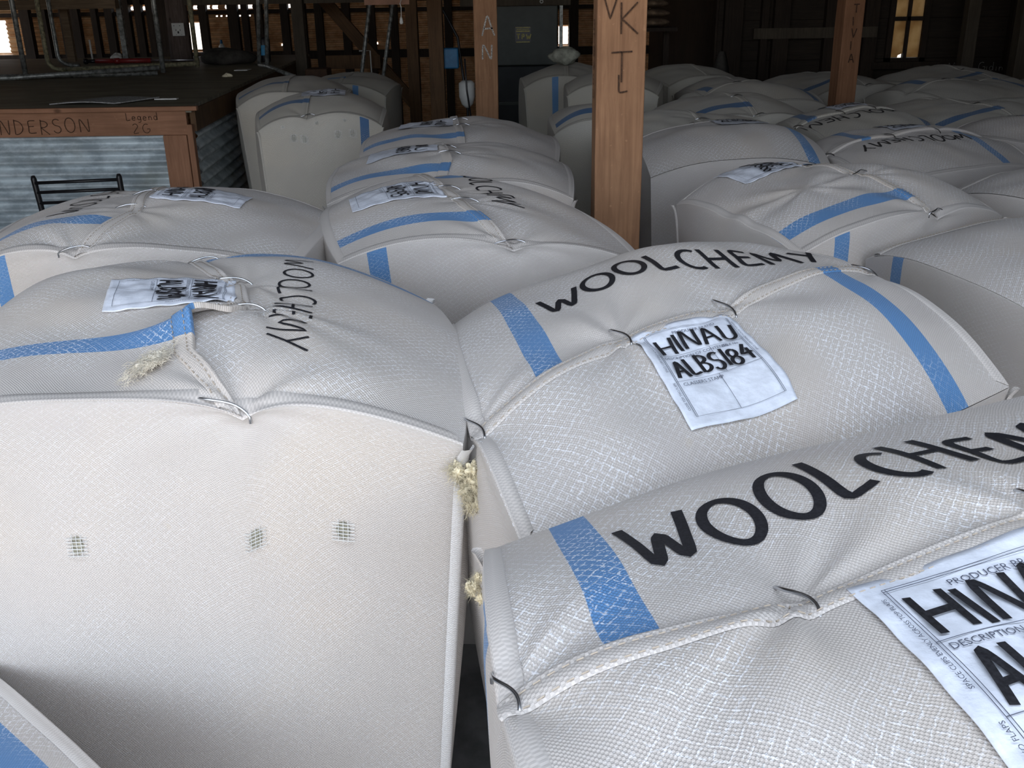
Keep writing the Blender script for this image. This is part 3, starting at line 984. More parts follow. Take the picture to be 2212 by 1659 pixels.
def corrugated(name, axis, p0, p1, z0, z1, mat, parent=None, pitch_=0.076, amp=0.008, holes=(), step=0.0127, vertical=False, off=(0, 0, 0)):
    """sheet from p0 to p1 (xy), corrugations running along its length; holes = (s0,s1,z0,z1) rectangles left open"""
    p0 = Vector((*p0, 0)); p1 = Vector((*p1, 0)); d = p1 - p0; L = d.length; d.normalize()
    n = Vector((d.y, -d.x, 0))
    zs = set(np.round(np.arange(z0, z1 + 1e-6, step), 4)); ss = {0.0, round(L, 4)}
    for h in holes:
        ss |= {round(h[0], 4), round(h[1], 4)}; zs |= {round(h[2], 4), round(h[3], 4)}
    if vertical:
        ss |= set(np.round(np.arange(0, L + 1e-6, step), 4)); zs = {round(z0, 4), round(z1, 4)} | {round(x, 4) for h in holes for x in h[2:]}
    zs = sorted(zs); ss = sorted(ss)
    V = []; F = []
    for s_ in ss:
        for z in zs:
            q = p0 + d * s_ + n * (amp * math.sin(2 * PI * (s_ if vertical else z) / pitch_)) + Vector((0, 0, z)) - Vector(off)
            V.append(tuple(q))
    m = len(zs)
    for i in range(len(ss) - 1):
        for j in range(m - 1):
            sm = (ss[i] + ss[i + 1]) / 2; zm = (zs[j] + zs[j + 1]) / 2
            if any(h[0] < sm < h[1] and h[2] < zm < h[3] for h in holes): continue
            F.append((i * m + j, (i + 1) * m + j, (i + 1) * m + j + 1, i * m + j + 1))
    me = bpy.data.meshes.new(name); me.from_pydata(V, [], F); me.materials.append(mat)
    me.polygons.foreach_set('use_smooth', [True] * len(F))
    return link(bpy.data.objects.new(name, me), parent)


# far wall of corrugated iron, with the openings the daylight comes through
FW0, FW1 = (X0, Y1), (1.9, Y1)
def fw(x): return x - X0
def pxx(px): return -3.788 + (px - 470) * .00589
far_holes = [(fw(-4.16), fw(-3.99), 1.205, 1.535), (fw(-6.75), fw(-6.55), 1.20, 1.60), (fw(.685), fw(.81), 1.20, 1.42), (fw(.685), fw(.81), 1.07, 1.165), (fw(.52), fw(.56), 1.10, 1.30)]
for a, b in ((258, 268), (284, 296), (310, 320), (338, 345), (422, 430), (446, 458), (464, 476), (492, 497), (520, 530), (540, 552), (630, 648)):
    far_holes.append((fw(pxx(a)), fw(pxx(b)), 1.70, 1.745))
for a in (470, 480, 492, 507, 521, 543):
    far_holes.append((fw(pxx(a)), fw(pxx(a + 4)), 1.604, 1.622))
for a in (608, 822):
    far_holes.append((fw(pxx(a)), fw(pxx(a + 3)), 1.235, 1.26))
struct(corrugated('wall_far', 0, FW0, FW1, 0, 3.1, MT['ironfar'], holes=far_holes, amp=0.015, pitch_=.055, step=.009))
# dark boarded wall behind the bales at the right
RW = 9.3


def board_wall(name, p0, p1, z0, z1, mat, bw=0.16, vertical=True, holes=(), thick=0.03):
    p0 = Vector((*p0, 0)); p1 = Vector((*p1, 0)); d = (p1 - p0); L = d.length; d.normalize()
    ang = math.atan2(d.y, d.x); R_ = Matrix.Rotation(ang, 3, 'Z')
    rd = random.Random(5); mb = MB()
    if vertical:
        k = int(L / bw)
        for i in range(k):
            s0, s1 = i * L / k, (i + 1) * L / k; sm = (s0 + s1) / 2
            segs = [(z0, z1)]
            for h in holes:
                if h[0] < sm < h[1]: segs = [(z0, h[2]), (h[3], z1)]
            for a, b in segs:
                mb.box(p0 + d * sm + Vector((rd.uniform(-.004, .004), rd.uniform(-.006, .006), (a + b) / 2)), (L / k - .005, thick, b - a), R_)
    else:
        k = int((z1 - z0) / bw)
        for i in range(k):
            a, b = z0 + i * (z1 - z0) / k, z0 + (i + 1) * (z1 - z0) / k; zm = (a + b) / 2
            cuts = [(0, L)]
            for h in holes:
                if h[2] < zm < h[3]: cuts = [(0, h[0]), (h[1], L)]
            for s0, s1 in cuts:
                mb.box(p0 + d * (s0 + s1) / 2 + Vector((0, rd.uniform(-.006, .006), zm)), (s1 - s0, thick, b - a - .005), R_)
    return struct(mb.build(name, mat))


WINX = 3.60
board_wall('wall_back', (1.9, RW), (X1, RW), 0, 3.1, MT['wallwoodh'], 0.17, False, holes=((WINX - 1.9 - .14, WINX - 1.9 + .14, 1.20, 2.20),))
struct(MB().box(((1.9 + WINX - .14) / 2, RW + .035, 1.55), (WINX - .14 - 1.9, .03, 3.1)).box(((X1 + WINX + .14) / 2, RW + .035, 1.55), (X1 - WINX - .14, .03, 3.1)).box((WINX, RW + .035, .6), (.28, .03, 1.2)).box((WINX, RW + .035, 2.65), (.28, .03, .9)).build('wall_back_light_stop', MT['wallwood']))  # backing added behind the boards to stop light through their gaps
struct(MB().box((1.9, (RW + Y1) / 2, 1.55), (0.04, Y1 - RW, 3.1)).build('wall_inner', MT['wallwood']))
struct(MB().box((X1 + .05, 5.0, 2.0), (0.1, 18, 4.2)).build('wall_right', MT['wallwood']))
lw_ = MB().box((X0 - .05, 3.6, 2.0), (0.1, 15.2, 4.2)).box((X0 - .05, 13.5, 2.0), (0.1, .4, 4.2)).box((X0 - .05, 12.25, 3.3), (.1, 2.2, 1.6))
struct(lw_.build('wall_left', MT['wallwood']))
p2 = bpy.data.lights.new('added_side_daylight', 'AREA'); p2.shape = 'RECTANGLE'; p2.size = 2.1; p2.size_y = 2.5; p2.cycles.is_portal = True  # daylight through an unseen side opening added to brighten the far wall
p2o = bpy.data.objects.new('added_side_daylight', p2); COL.objects.link(p2o)
p2o.location = (X0 + .02, 12.25, 1.25); p2o.rotation_euler = (PI / 2, 0, -PI / 2)
# roof: two pitches of iron
SKY = (-2.3, 2.5, -0.12, 0.45)          # unseen roof opening added to brighten the bale tops: x0, x1, y0, y1
ra, rb_, rc, rd_ = SKY
rb = MB()
rb.box(((X0 + ra) / 2, 5.5, 3.82), (ra - X0 + .2, 17.4, .05)).box(((X1 + rb_) / 2, 5.5, 3.82), (X1 - rb_ + .2, 17.4, .05))
rb.box(((ra + rb_) / 2, (rc - 3.2) / 2, 3.82), (rb_ - ra, rc + 3.2, .05)).box(((ra + rb_) / 2, (rd_ + 14.2) / 2, 3.82), (rb_ - ra, 14.2 - rd_, .05))
struct(rb.build('ceiling', MT['roof']))
p3 = bpy.data.lights.new('added_roof_daylight', 'AREA'); p3.shape = 'RECTANGLE'; p3.size = rb_ - ra; p3.size_y = rd_ - rc; p3.cycles.is_portal = True
p3o = bpy.data.objects.new('added_roof_daylight', p3); COL.objects.link(p3o)
p3o.location = ((ra + rb_) / 2, (rc + rd_) / 2, 3.80)

# front wall around the open doorway
fwb = MB()
dx0, dx1, dz0, dz1, dy = DOOR
fwb.box(((X0 + dx0) / 2, dy, 2.1), (dx0 - X0, 0.08, 4.2)); fwb.box(((X1 + dx1) / 2, dy, 2.1), (X1 - dx1, 0.08, 4.2))
fwb.box(((dx0 + dx1) / 2, dy, (dz1 + 3.95) / 2), (dx1 - dx0, 0.08, 3.95 - dz1))
struct(fwb.build('wall_front', MT['wallwood']))
gab = MB()
gab.box(((X0 + 1.9) / 2, Y1 + .02, 3.85), (1.9 - X0, 0.05, 1.5))
gab.box(((X1 + 1.9) / 2, RW + .02, 3.85), (X1 - 1.9, 0.05, 1.5))
struct(gab.build('wall_gable', MT['wallwood']))

# window with four dirty panes in the back wall
wf = empty('window_1', (WINX, RW - .02, 1.20), 0); wf['kind'] = 'structure'
f_ = MB()
for x in (-.155, .155): f_.box((x, 0, .5), (.05, .07, 1.08))
for z in (-.012, 1.02): f_.box((0, 0, z), (.36, .07, .05))
f_.box((0, 0.0, .5), (.030, .05, 1.0))
for z in (.345, .70): f_.box((0, 0, z), (.27, .05, .034))
f_.build('window_frame', MT['wallwood'], wf)
for x in (-.072, .072):
    for z0_, z1_ in ((.015, .33), (.36, .685), (.72, .99)):
        g = MB(); x0_, x1_ = x - .058, x + .058
        if x < 0 and z0_ < .1:      # a broken corner lets the sky through
            ring = [(x0_, z0_), (x1_ - .045, z0_), (x1_ - .04, z0_ + .02), (x1_ - .015, z0_ + .03), (x1_, z0_ + .038), (x1_, z1_), (x0_, z1_)]
        else:
            ring = [(x0_, z0_), (x1_, z0_), (x1_, z1_), (x0_, z1_)]
        g.v = [(a, y, b) for y in (-.002, .002) for a, b in ring]; k = len(ring)
        g.f = [tuple(range(k)), tuple(range(2 * k - 1, k - 1, -1))]
        g.build('window_pane', MT['glass'], wf)

# studs and rails of the far wall, and the boards of the partition
n_tr = [0]
def trim(mb, mat):
    n_tr[0] += 1
    return struct(mb.build('trim_%d' % n_tr[0], mat))


for px, w_ in ((55, .12), (95, .08), (140, .09), (165, .10), (207, .07), (240, .10), (278, .09), (305, .09), (330, .08), (357, .12), (446, .10), (512, .13), (538, .08), (568, .10), (625, .10), (665, .08), (700, .10), (760, .10), (815, .1), (865, .1), (950, .1), (985, .1), (1195, .1), (1262, .12)):
    trim(MB().box((pxx(px), Y1 - .09, 1.55), (w_, .10, 3.1)), MT['wallwood'])
trim(MB().box((-3.5, Y1 - .05, 1.66), (10.9, .06, .05)), MT['wallwood'])
trim(MB().box((-3.5, Y1 - .05, 1.12), (10.9, .06, .10)), MT['wallwood'])
trim(MB().box((-3.5, Y1 - .05, 1.80), (10.9, .08, .07)), MT['wallwood'])
for x, w_ in ((2.02, .16), (2.30, .06), (2.45, .14), (2.9, .12), (3.25, .12), (4.55, .10), (5.0, .12)):
    trim(MB().box((x, RW - .06, 1.55), (w_, .08, 3.1)), MT['wallwood'])
trim(MB().box((2.75, RW - .10, 1.44), (1.1, .05, .09)), MT['postgrey'])
trim(MB().box((3.60, RW - .05, 1.15), (.62, .12, .06)), MT['wallwood'])

# tie beams high across the shed
beam = MB().box((-4.95, 9.95, 1.775), (2.5, .10, .085)).build('roof_beam', MT['beam'])
tag(beam, 'pale sawn beam running across above the raised deck at far left', 'beam')
beam2 = MB().box((-2.1, 9.95, 1.80), (1.9, .10, .10)).build('roof_beam', MT['postgrey'])
tag(beam2, 'dull grey-green beam continuing right of the log post', 'beam')


# ------------------------------------------------------------------ timber posts
def post(name, x, y, wx, wy, h, mat, label, rz=0.0, z0=0.0, group=None):
    mb = MB(); n = 14; rd = random.Random(int(x * 991) + 7)
    for k in range(n + 1):
        z = z0 + (h - z0) * k / n
        ja = [rd.uniform(-.0022, .0022) for _ in range(4)]
        for i, (a, b) in enumerate(((-1, -1), (1, -1), (1, 1), (-1, 1))):
            mb.v.append((a * (wx / 2 + ja[i]), b * (wy / 2 + ja[i]), z - z0))
    for k in range(n):
        for i in range(4):
            j = (i + 1) % 4
            mb.f.append((k * 4 + i, k * 4 + j, (k + 1) * 4 + j, (k + 1) * 4 + i))
    mb.f.append((3, 2, 1, 0)); mb.f.append(tuple(n * 4 + i for i in range(4)))
    root = empty(name, (x, y, z0), rz, label, 'post', group)
    mb.build('post_timber', mat, root, bevel=0.004)
    return root


P1 = post('timber_post', 0.325, 2.97, 0.142, 0.11, 3.7, MT['post'], 'thick orange-brown sawn post rising in front, with letters cut in its face', 0.03)
def on_post(root, wx, wy, items, mat, width, face='front', nm='carved_letters'):
    mb = MB()
    for txt_, h, x, z, vert in items:
        if face == 'front':
            O = Vector((x, -wy / 2 - .0035, z)); ex = Vector((1, 0, 0)); ey = Vector((0, 0, 1))
        else:
            O = Vector((-wx / 2 - .0035, x, z)); ex = Vector((0, -1, 0)); ey = Vector((0, 0, 1))
        for k, ch in enumerate(txt_):
            st, tot = strokes(ch, h, .2, .08, k + 3)
            base = O - ey * (k * h * 1.45) if vert else O + ex * (k * h * .95)
            for s_ in st:
                pts = [base + ex * p.x + ey * p.y for p in resample(s_, h / 10)]
                if len(pts) > 1: mb.ribbon2(pts, width, ex.cross(ey))
    return mb.build(nm, mat, root)


on_post(P1, .142, .11, (('K', .085, -.01, 1.66, 0), ('V', .06, -.055, 1.70, 0), ('T', .085, -.03, 1.53, 0), ('L', .05, -.01, 1.50, 0)), MT['burn'], .0045)
on_post(P1, .142, .11, (('ETRASU', .026, .0, 1.67, 1),), MT['burn'], .006, 'left', 'carved_side_letters')

P2 = post('timber_post', -0.112, 5.55, 0.125, 0.11, 3.7, MT['post'], 'mid-distance brown post with chalk letters A and N, standing behind the bales', 0.0)
on_post(P2, .135, .11, (('A', .10, -.022, 1.58, 0), ('N', .075, -.022, 1.46, 0)), MT['chalk'], .008, nm='chalk_letters')
post('timber_post', -0.50, 7.3, 0.105, 0.10, 3.7, MT['postdark'], 'slim brown post left of the chalked post, in shadow')
post('timber_post', -0.82, 9.0, 0.10, 0.10, 3.7, MT['postdark'], 'dark reddish post, second to the left of the chalked post')
P5 = post('timber_post', 1.905, 5.75, 0.115, 0.11, 3.7, MT['postdark'], 'reddish-brown post with a vertical column of cut letters among the bales', 0.12)
P5.children[0].data.materials[0] = wood('warm_brown_post', (0.30, 0.15, 0.08), (0.19, 0.09, 0.045))
on_post(P5, .135, .11, (('TIVIA', .045, -.01, 1.66, 1),), MT['burn'], .006)
post('timber_post', 3.86, 8.6, 0.105, 0.10, 3.4, MT['postgrey'], 'thin olive-grey post right of the four-pane window')
post('timber_post', 4.23, 8.4, 0.15, 0.12, 3.3, MT['postgrey'], 'dark post at the far right edge beside chalk scribbles')
post('timber_post', -1.97, 9.85, 0.11, 0.10, 3.7, MT['postgrey'], 'olive timber post behind the two leaning pipes')
brace = MB().box((0, 0, 0), (.12, .08, 1.8)).build('diagonal_brace', MT['postdark'])
brace.location = (-1.56, 10.8, 1.40); brace.rotation_euler = (0, -0.70, 0)
tag(brace, 'dark diagonal timber brace sloping down to the right in the far shadow', 'brace')
brd = MB().box((0, 0, 0), (.55, .03, .13)).build('low_board', MT['postdark'])
brd.location = (-1.56, 10.4, 1.19)
tag(brd, 'wide dark board lying level behind the grey far bale', 'board')
hb = MB().box((0, 0, 0), (.28, .03, .3)).build('hanging_board', MT['board'])
hb.location = (-.74, 6.5, 1.885)
tag(hb, 'orange plywood board hanging at the top of the picture above the light cord', 'board')
# pull cord with a white knob
pc = empty('pull_cord', (-.651, 6.44, 1.64), 0, 'white pull cord with a small bell-shaped knob hanging in the dark', 'light cord')
MB().tube([(0, 0, .02), (.003, 0, .08), (-.003, 0, .10), (.002, .03, .12)], .0025, 6).build('cord', MT['white'], pc)
MB().tube([(0, 0, .025), (0, 0, .015), (0, 0, -.01), (0, 0, -.018)], [.003, .008, .012, .008], 10).build('knob', MT['white'], pc)

# ------------------------------------------------------------------ raised deck with iron sides
DZ = 1.24
deckrot = 0.0
dk = empty('raised_platform', (-1.76, 5.53, 0), 0, 'waist-high timber platform with corrugated iron front and graffiti on its brown edge board', 'platform')
# local frame: front edge runs to -x, side runs to +y leaning left
SD = Vector((-.071, 1, 0)).normalized()
LF, LSD = 6.9, 5.5
c00 = Vector((0, 0, 0)); c01 = c00 + SD * LSD
m_ = MB()
top_v = [(0.03, -.03, DZ), (-LF, -.03, DZ), (-LF, LSD, DZ), (c01.x + .03, c01.y, DZ)]
m_.v = [(a, b, z - t) for t in (0, .035) for a, b, z in top_v]
m_.f = [(0, 1, 2, 3)[::-1], (4, 5, 6, 7), (0, 1, 5, 4), (1, 2, 6, 5), (2, 3, 7, 6), (3, 0, 4, 7)]
m_.build('deck_boards', MT['deck'], dk)
MB().box((-LF / 2 + .02, -.045, DZ - .012), (LF + .1, .035, .024)).build('edge_lip', MT['fascia'], dk, bevel=.003)
MB().box((-LF / 2, -.02, DZ - .024 - .065), (LF, .03, .13)).build('edge_board', MT['fascia'], dk, bevel=.003)
MB().box((-.075, -.025, (DZ - .154) / 2), (.13, .035, DZ - .155)).build('corner_board', MT['fasciav'], dk, bevel=.003)
MB().box((.008, -.012, (DZ - .10) / 2), (.032, .045, DZ - .1)).build('corner_batten', MT['fasciav'], dk, bevel=.003)
corrugated('front_iron', 0, (-LF, .012), (-.02, .012), .02, DZ - .1, MT['iron'], dk, pitch_=.066, amp=.015, step=.0075)
corrugated('side_iron', 0, (.015, .03), (c01.x + .015, c01.y), .02, DZ - .12, MT['iron'], dk, pitch_=.066, amp=.015, step=.0075)
sb = MB(); q0 = Vector((.022, .02, DZ - .08)); q1 = Vector((c01.x + .022, c01.y, DZ - .08)); mid = (q0 + q1) / 2
sb.box(mid, (LSD, .03, .12), Matrix.Rotation(math.atan2(SD.y, SD.x), 3, 'Z')); sb.build('side_board', MT['postdark'], dk)
g_ = write_flat('carved_graffiti', 'NDERSON', .075, .0045, (-1.03, -.0375, DZ - .135), (1, 0, 0), (0, 0, 1), MT['burn'], dk, gap=.30, jitter=.08, off=.001)
write_flat('carved_graffiti', 'Legend', .040, .0035, (-.33, -.0375, DZ - .072), (1, 0, 0), (0, 0, 1), MT['burn'], dk, gap=.25, off=.001)
write_flat('carved_graffiti', '2G', .05, .0035, (-.30, -.0375, DZ - .14), (1, 0, 0), (0, 0, 1), MT['burn'], dk, gap=.5, off=.001)

# things lying on the deck
def on_deck(nm, label, cat, x, y): return empty(nm, (x, y, DZ), 0, label, cat)


np1 = on_deck('newspaper', 'folded grey newspaper lying on the front corner of the platform', 'newspaper', -2.22, 5.80)
m_ = MB(); n = 10
for k in range(n + 1):
    x = -.26 + .40 * k / n
    zz = .009 + .010 * abs(math.sin(k * .35))
    for y_, dz_ in ((-.16, 0), (.10, .004)):
        m_.v += [(x + y_ * .5, y_, zz + dz_), (x + y_ * .5, y_, zz + dz_ - .006)]
for k in range(n):
    a = 4 * k; b = a + 4
    m_.f += [(a, b, b + 2, a + 2), (a + 1, a + 3, b + 3, b + 1), (a, a + 1, b + 1, b), (a + 2, b + 2, b + 3, a + 3)]
m_.f += [(0, 2, 3, 1), (4 * n, 4 * n + 1, 4 * n + 3, 4 * n + 2)]
m_.build('folded_pages', MT['paper'], np1)
cs = MB().box((0, 0, 0), (.13, .04, .006)).build('paper_strip', MT['white']); cs.location = (-1.99, 5.90, DZ + .004)
tag(cs, 'thin pale paper strip beside the folded newspaper', 'paper strip')
pp2 = MB().box((0, 0, 0), (.11, .14, .006)).build('paper_scrap', MT['white']); pp2.location = (-2.20, 8.5, DZ + .004)
tag(pp2, 'small white paper scrap far back on the platform near the edge', 'paper scrap')
cw = MB().blob((0, 0, .012), (.035, .02, .014), 3, .4).build('wool_scrap', MT['wool'], None, True); cw.location = (-2.12, 7.74, DZ)
tag(cw, 'tiny tuft of white wool on the deck in front of the paper scrap', 'wool scrap')

jk = on_deck('hydraulic_jack', 'long red jack with a bright steel rod lying across the platform', 'jack', -3.93, 9.75)
MB().tube([(.02, 0, .028), (.55, -.02, .028)], .022, 12).build('red_barrel', MT['red'], jk, True)
MB().tube([(.55, -.02, .028), (.98, -.04, .028)], .009, 10).build('steel_rod', MT['chrome'], jk, True)
MB().tube([(-.06, 0, .028), (.02, 0, .028)], [.016, .02], 10).tube([(-.09, 0, .028), (-.06, 0, .028)], .026, 8).build('end_fitting', MT['blackmetal'], jk, True)
MB().tube([(.20, -.006, .028), (.25, -.008, .028)], .027, 12).build('collar', MT['red'], jk, True)
jc = MB().blob((0, 0, .035), (.055, .045, .035), 11, .3).build('crumpled_rag', MT['white'], None, True); jc.location = (-3.93, 10.35, DZ)
tag(jc, 'small crumpled white rag behind the red jack', 'rag')

hp = MB()
rdh = random.Random(4)
hp.blob((0, 0, .055), (.26, .20, .075), 21, .16, 26, 14, 4); hp.v = [(a, b, max(c, .004)) for a, b, c in hp.v]
hp = hp.build('tarpaulin_heap', MT['rag'], None, True); hp.location = (-2.58, 9.45, DZ)
tag(hp, 'low heap of dark dusty tarpaulin on the platform below the bright gap', 'tarpaulin')
bt = empty('spray_bottle', (-3.32, 12.0, 1.22), 0, 'little white and blue bottle on a ledge behind the tarpaulin heap', 'bottle')
MB().tube([(0, 0, 0), (0, 0, .08), (0, 0, .11)], [.035, .035, .015], 10).build('bottle_body', MT['white'], bt, True)
MB().tube([(0, 0, .11), (0, 0, .15)], [.016, .012], 8).build('bottle_cap', MT['bluebox'], bt, True)
lb_ = MB().box((-3.25, 12.1, .61), (.7, .4, 1.22)).build('storage_crate', MT['brownbox'])
tag(lb_, 'dark brown crate against the far iron wall under the little bottle', 'crate')

bn = empty('grease_bin', (-2.30, 9.75, DZ), 0, 'black bin with a bright blue label standing at the back of the platform', 'bin')
MB().tube([(0, 0, 0), (0, 0, .01), (0, 0, .20), (0, 0, .22)], [.052, .056, .062, .05], 16).build('bin_body', MT['blackmetal'], bn, True)
lb = MB()
for k in range(8):
    a = math.radians(-115 + k * 10)
    for z in (.06, .15):
        lb.v.append(((.0595 + z * .03) * math.cos(a), (.0595 + z * .03) * math.sin(a), z))
lb.f = [(2 * k, 2 * k + 2, 2 * k + 3, 2 * k + 1) for k in range(7)]
lb.build('bin_label', MT['bluelab'], bn)

# log post with a power outlet
lg = MB()
rdl = random.Random(9); n = 26; m2 = 16
ph = [rdl.uniform(0, 6) for _ in range(6)]
for k in range(n + 1):
    z = 1.3 * k / n
    for i in range(m2):
        a = 2 * PI * i / m2
        r = .095 + .006 * math.sin(3 * a + ph[0]) + .007 * math.sin(5 * a + ph[1] + z * 2) + .005 * math.sin(9 * a + z * 4 + ph[2])
        lg.v.append((r * math.cos(a) + .01 * math.sin(z * 3), r * math.sin(a), z))
for k in range(n):
    for i in range(m2):
        j = (i + 1) % m2
        lg.f.append((k * m2 + i, k * m2 + j, (k + 1) * m2 + j, (k + 1) * m2 + i))
lg.f.append(tuple(range(m2))[::-1])
lg = lg.build('log_post', MT['log'], None, True); lg.location = (-3.18, 10.05, DZ)
tag(lg, 'rough split log standing on the platform with a white power outlet fixed to it', 'post')
ol = empty('power_outlet', (-3.145, 9.935, 1.535), 0, 'square white power outlet screwed to the rough log', 'outlet')
MB().box((0, 0, 0), (.118, .02, .118)).build('outlet_plate', MT['white'], ol, bevel=.004)
sm_ = MB()
for x, z, w_, h_ in ((-.02, -.005, .006, .014), (.02, -.005, .006, .014), (0, -.025, .014, .02), (-.035, .035, .008, .006), (.02, .035, .008, .006), (-.02, -.045, .006, .004), (.03, -.045, .006, .004)):
    sm_.box((x, -.0105, z), (w_, .004, h_))
sm_.build('outlet_slots', MT['blackmetal'], ol)


# tube gates standing on the deck
def tube_gate(name, pts_list, r, mat, label, group=None, loc=(0, 0, 0)):
    root = empty(name, loc, 0, label, 'pipe frame', group)
    for nm, pts in pts_list:
        MB().tube([Vector(p) - Vector(loc) for p in pts], r, 10).build(nm, mat, root, True)
    return root


def bend(a, c, b, n=6):
    a, b, c = Vector(a), Vector(b), Vector(c)
    return [((1 - t) ** 2) * a + 2 * t * (1 - t) * c + t * t * b for t in [k / n for k in range(n + 1)]]


def vtube(x, y, r, mat, label, curl=None):
    pts = [(x, y, 2.5), (x, y, DZ + (.10 if curl else .02))]
    if curl: pts = pts + bend((x, y, DZ + .10), (x + .01, y, DZ + .02), (x + curl, y, DZ + .02))[1:]
    return pts


tube_gate('tube_gate', [
    ('upright', vtube(-3.68, 7.80, .02, 0, 0)), ('upright', vtube(-2.70, 8.02, .02, 0, 0)),
    ('bottom_rail', [(-5.6, 7.30, DZ + .02), (-3.70, 7.62, DZ + .025), (-2.72, 8.0, DZ + .06)]),
    ('lower_rail', [(-5.6, 7.62, DZ + .018), (-3.4, 7.92, DZ + .018), (-2.76, 8.06, DZ + .018)]),
], .019, MT['pipe'], 'galvanised tube frame with a long pale bottom rail, at the front of the platform', loc=(-2.70, 8.02, DZ))
tube_gate('tube_gate', [
    ('upright', vtube(-3.86, 8.62, .018, 0, 0, .12)), ('upright', vtube(-2.62, 8.66, .018, 0, 0)),
    ('bottom_rail', [(-3.74, 8.62, DZ + .02), (-2.62, 8.66, DZ + .05)]),
], .019, MT['pipeyel'], 'mossy yellowish tube frame just behind the galvanised one', loc=(-2.62, 8.66, DZ))
tube_gate('bent_tube', [('tube', vtube(-4.02, 9.2, .018, 0, 0, .18))], .018, MT['pipe'], 'dark tube whose foot curls onto the deck left of the jack', loc=(-4.02, 9.2, DZ))
tube_gate('straight_tube', [('tube', vtube(-4.32, 9.15, .018, 0, 0))], .018, MT['pipe'], 'thin grey tube standing just right of the leftmost upright', loc=(-4.32, 9.15, DZ))
for xb, y_, wd, mt, lb2 in ((-4.36, 10.3, .075, 'beam', 'pinkish sawn batten standing at left above the deck'), (-3.78, 10.2, .05, 'pipe', 'narrow grey batten standing left of the log post')):
    o = MB().box((0, 0, .6), (wd, .05, 1.2)).build('standing_batten', MT[mt]); o.location = (xb, y_, DZ)
    tag(o, lb2, 'batten')
ft = MB().tube([(0, 0, 0), (0, 0, .20)], .010, 8).build('fluorescent_tube', MT['white'], None, True); ft.location = (-4.22, 10.45, DZ)
tag(ft, 'short white tube standing upright on the left of the deck', 'tube')
# two tubes and a low rail at the right end of the deck
tube_gate('race_gate', [
    ('upright', [(-2.14, 8.84, DZ + .02), (-2.02, 8.84, 2.6)]),
    ('upright', [(-2.04, 8.70, DZ + .02), (-1.92, 8.70, 2.6)]),
    ('foot_rail', [(-2.14, 8.84, DZ + .02), (-2.04, 8.70, DZ + .02), (-1.72, 8.30, DZ - .05)]),
], .017, MT['pipe'], 'tall tube gate frame at the right end of the platform', loc=(-2.14, 8.84, DZ))
tube_gate('shearing_downtube', [('tube', [(-1.56, 9.4, 0), (-1.08, 9.4, 2.5)])], .018, MT['pipe'], 'leaning grey tube rising behind the far bales, left one of two', loc=(-1.56, 9.4, 0))
tube_gate('shearing_downtube', [('tube', [(-1.42, 9.9, 0), (-.92, 9.9, 2.5)])], .018, MT['pipe'], 'leaning grey tube rising behind the far bales, right one of two', loc=(-1.42, 9.9, 0))
tube_gate('bent_rod', [('rod', [(-1.48, 10.3, 1.30), (-1.37, 10.3, 1.30), (-1.36, 10.3, 0)])], .007, MT['white'], 'thin pale rod bent at a right angle between the two leaning tubes', loc=(-1.36, 10.3, 0))

# chair
ch = empty('metal_chair', (-2.05, 4.75, 0), 0, 'black tubular metal chair with a ladder back in front of the iron-sided platform', 'chair')
lean = .06
for sgn, nm in ((-1, 'back_post'), (1, 'back_post')):
    MB().tube([(sgn * .20, .02 + .10, 0), (sgn * .205, .02, .45), (sgn * .215, .02 - lean, .935), (sgn * .215, .018 - lean, .95)], [.0145, .0145, .0145, .009], 12).build(nm, MT['blackmetal'], ch, True)
for z in (.918, .868, .812, .75):
    MB().tube([(-.21, .02 - lean * (z - .45) / .43, z - .004), (0, .02 - lean * (z - .45) / .43, z), (.21, .02 - lean * (z - .45) / .43, z + .004)], .0085, 8).build('back_rail', MT['blackmetal'], ch, True)
MB().box((0, .18, .455), (.42, .34, .04)).build('seat', MT['seatpad'], ch, bevel=.012)
for sgn in (-1, 1):
    MB().tube([(sgn * .195, .32, .44), (sgn * .205, .34, 0)], .0135, 10).build('leg', MT['blackmetal'], ch, True)
ch.rotation_euler = (0, 0, .05)
ch.location = (-2.22, 5.08, 0)

# ------------------------------------------------------------------ wool press and odds and ends in the back
wp = empty('wool_press', (0.085, 9.75, 0), 0, 'tall dark green wool press cabinet with a small yellow and black sign', 'wool press')
MB().box((0, 0, 1.74), (.77, .6, 1.11)).build('upper_box', MT['greenmach'], wp, bevel=.01)
MB().box((0, .02, .59), (.74, .56, 1.18)).build('lower_box', MT['darkmach'], wp, bevel=.01)
MB().box((0.0, -.32, 1.78), (1.0, .05, .16)).build('cross_beam', MT['postgrey'], wp, bevel=.008)
MB().box((.415, -.28, 1.0), (.03, .06, 1.55)).build('side_rail', MT['pipe'], wp)
rg = MB()
rg.tube([(.235 + .013 * math.cos(a), -.348, 1.735 + .013 * math.sin(a)) for a in [2 * PI * k / 16 for k in range(17)]], .005, 6, False)
rg.build('ring_bolt', MT['white'], wp, True)
MB().box((.065, -.304, 1.455), (.145, .012, .14)).build('maker_sign', MT['blackmetal'], wp)
sg = MB()
for x, z, a, b in ((.065, 1.517, .135, .006), (.065, 1.502, .115, .006), (.065, 1.485, .125, .010), (.065, 1.392, .125, .008)):
    sg.box((x, -.3115, z), (a, .003, b))
sg.build('sign_bars', MT['yellow'], wp)
write_flat('sign_letters', 'T P W', .042, .010, (.008, -.3105, 1.418), (1, 0, 0), (0, 0, 1), MT['yellow'], wp, gap=-.05, jitter=0)
MB().box((0, -.275, .85), (.65, .03, .03)).build('door_bar', MT['greenmach'], wp)
jg = empty('plastic_drum', (-.222, 5.57, 1.20), 0, 'milky plastic drum hanging behind the left side of the chalked post', 'drum')
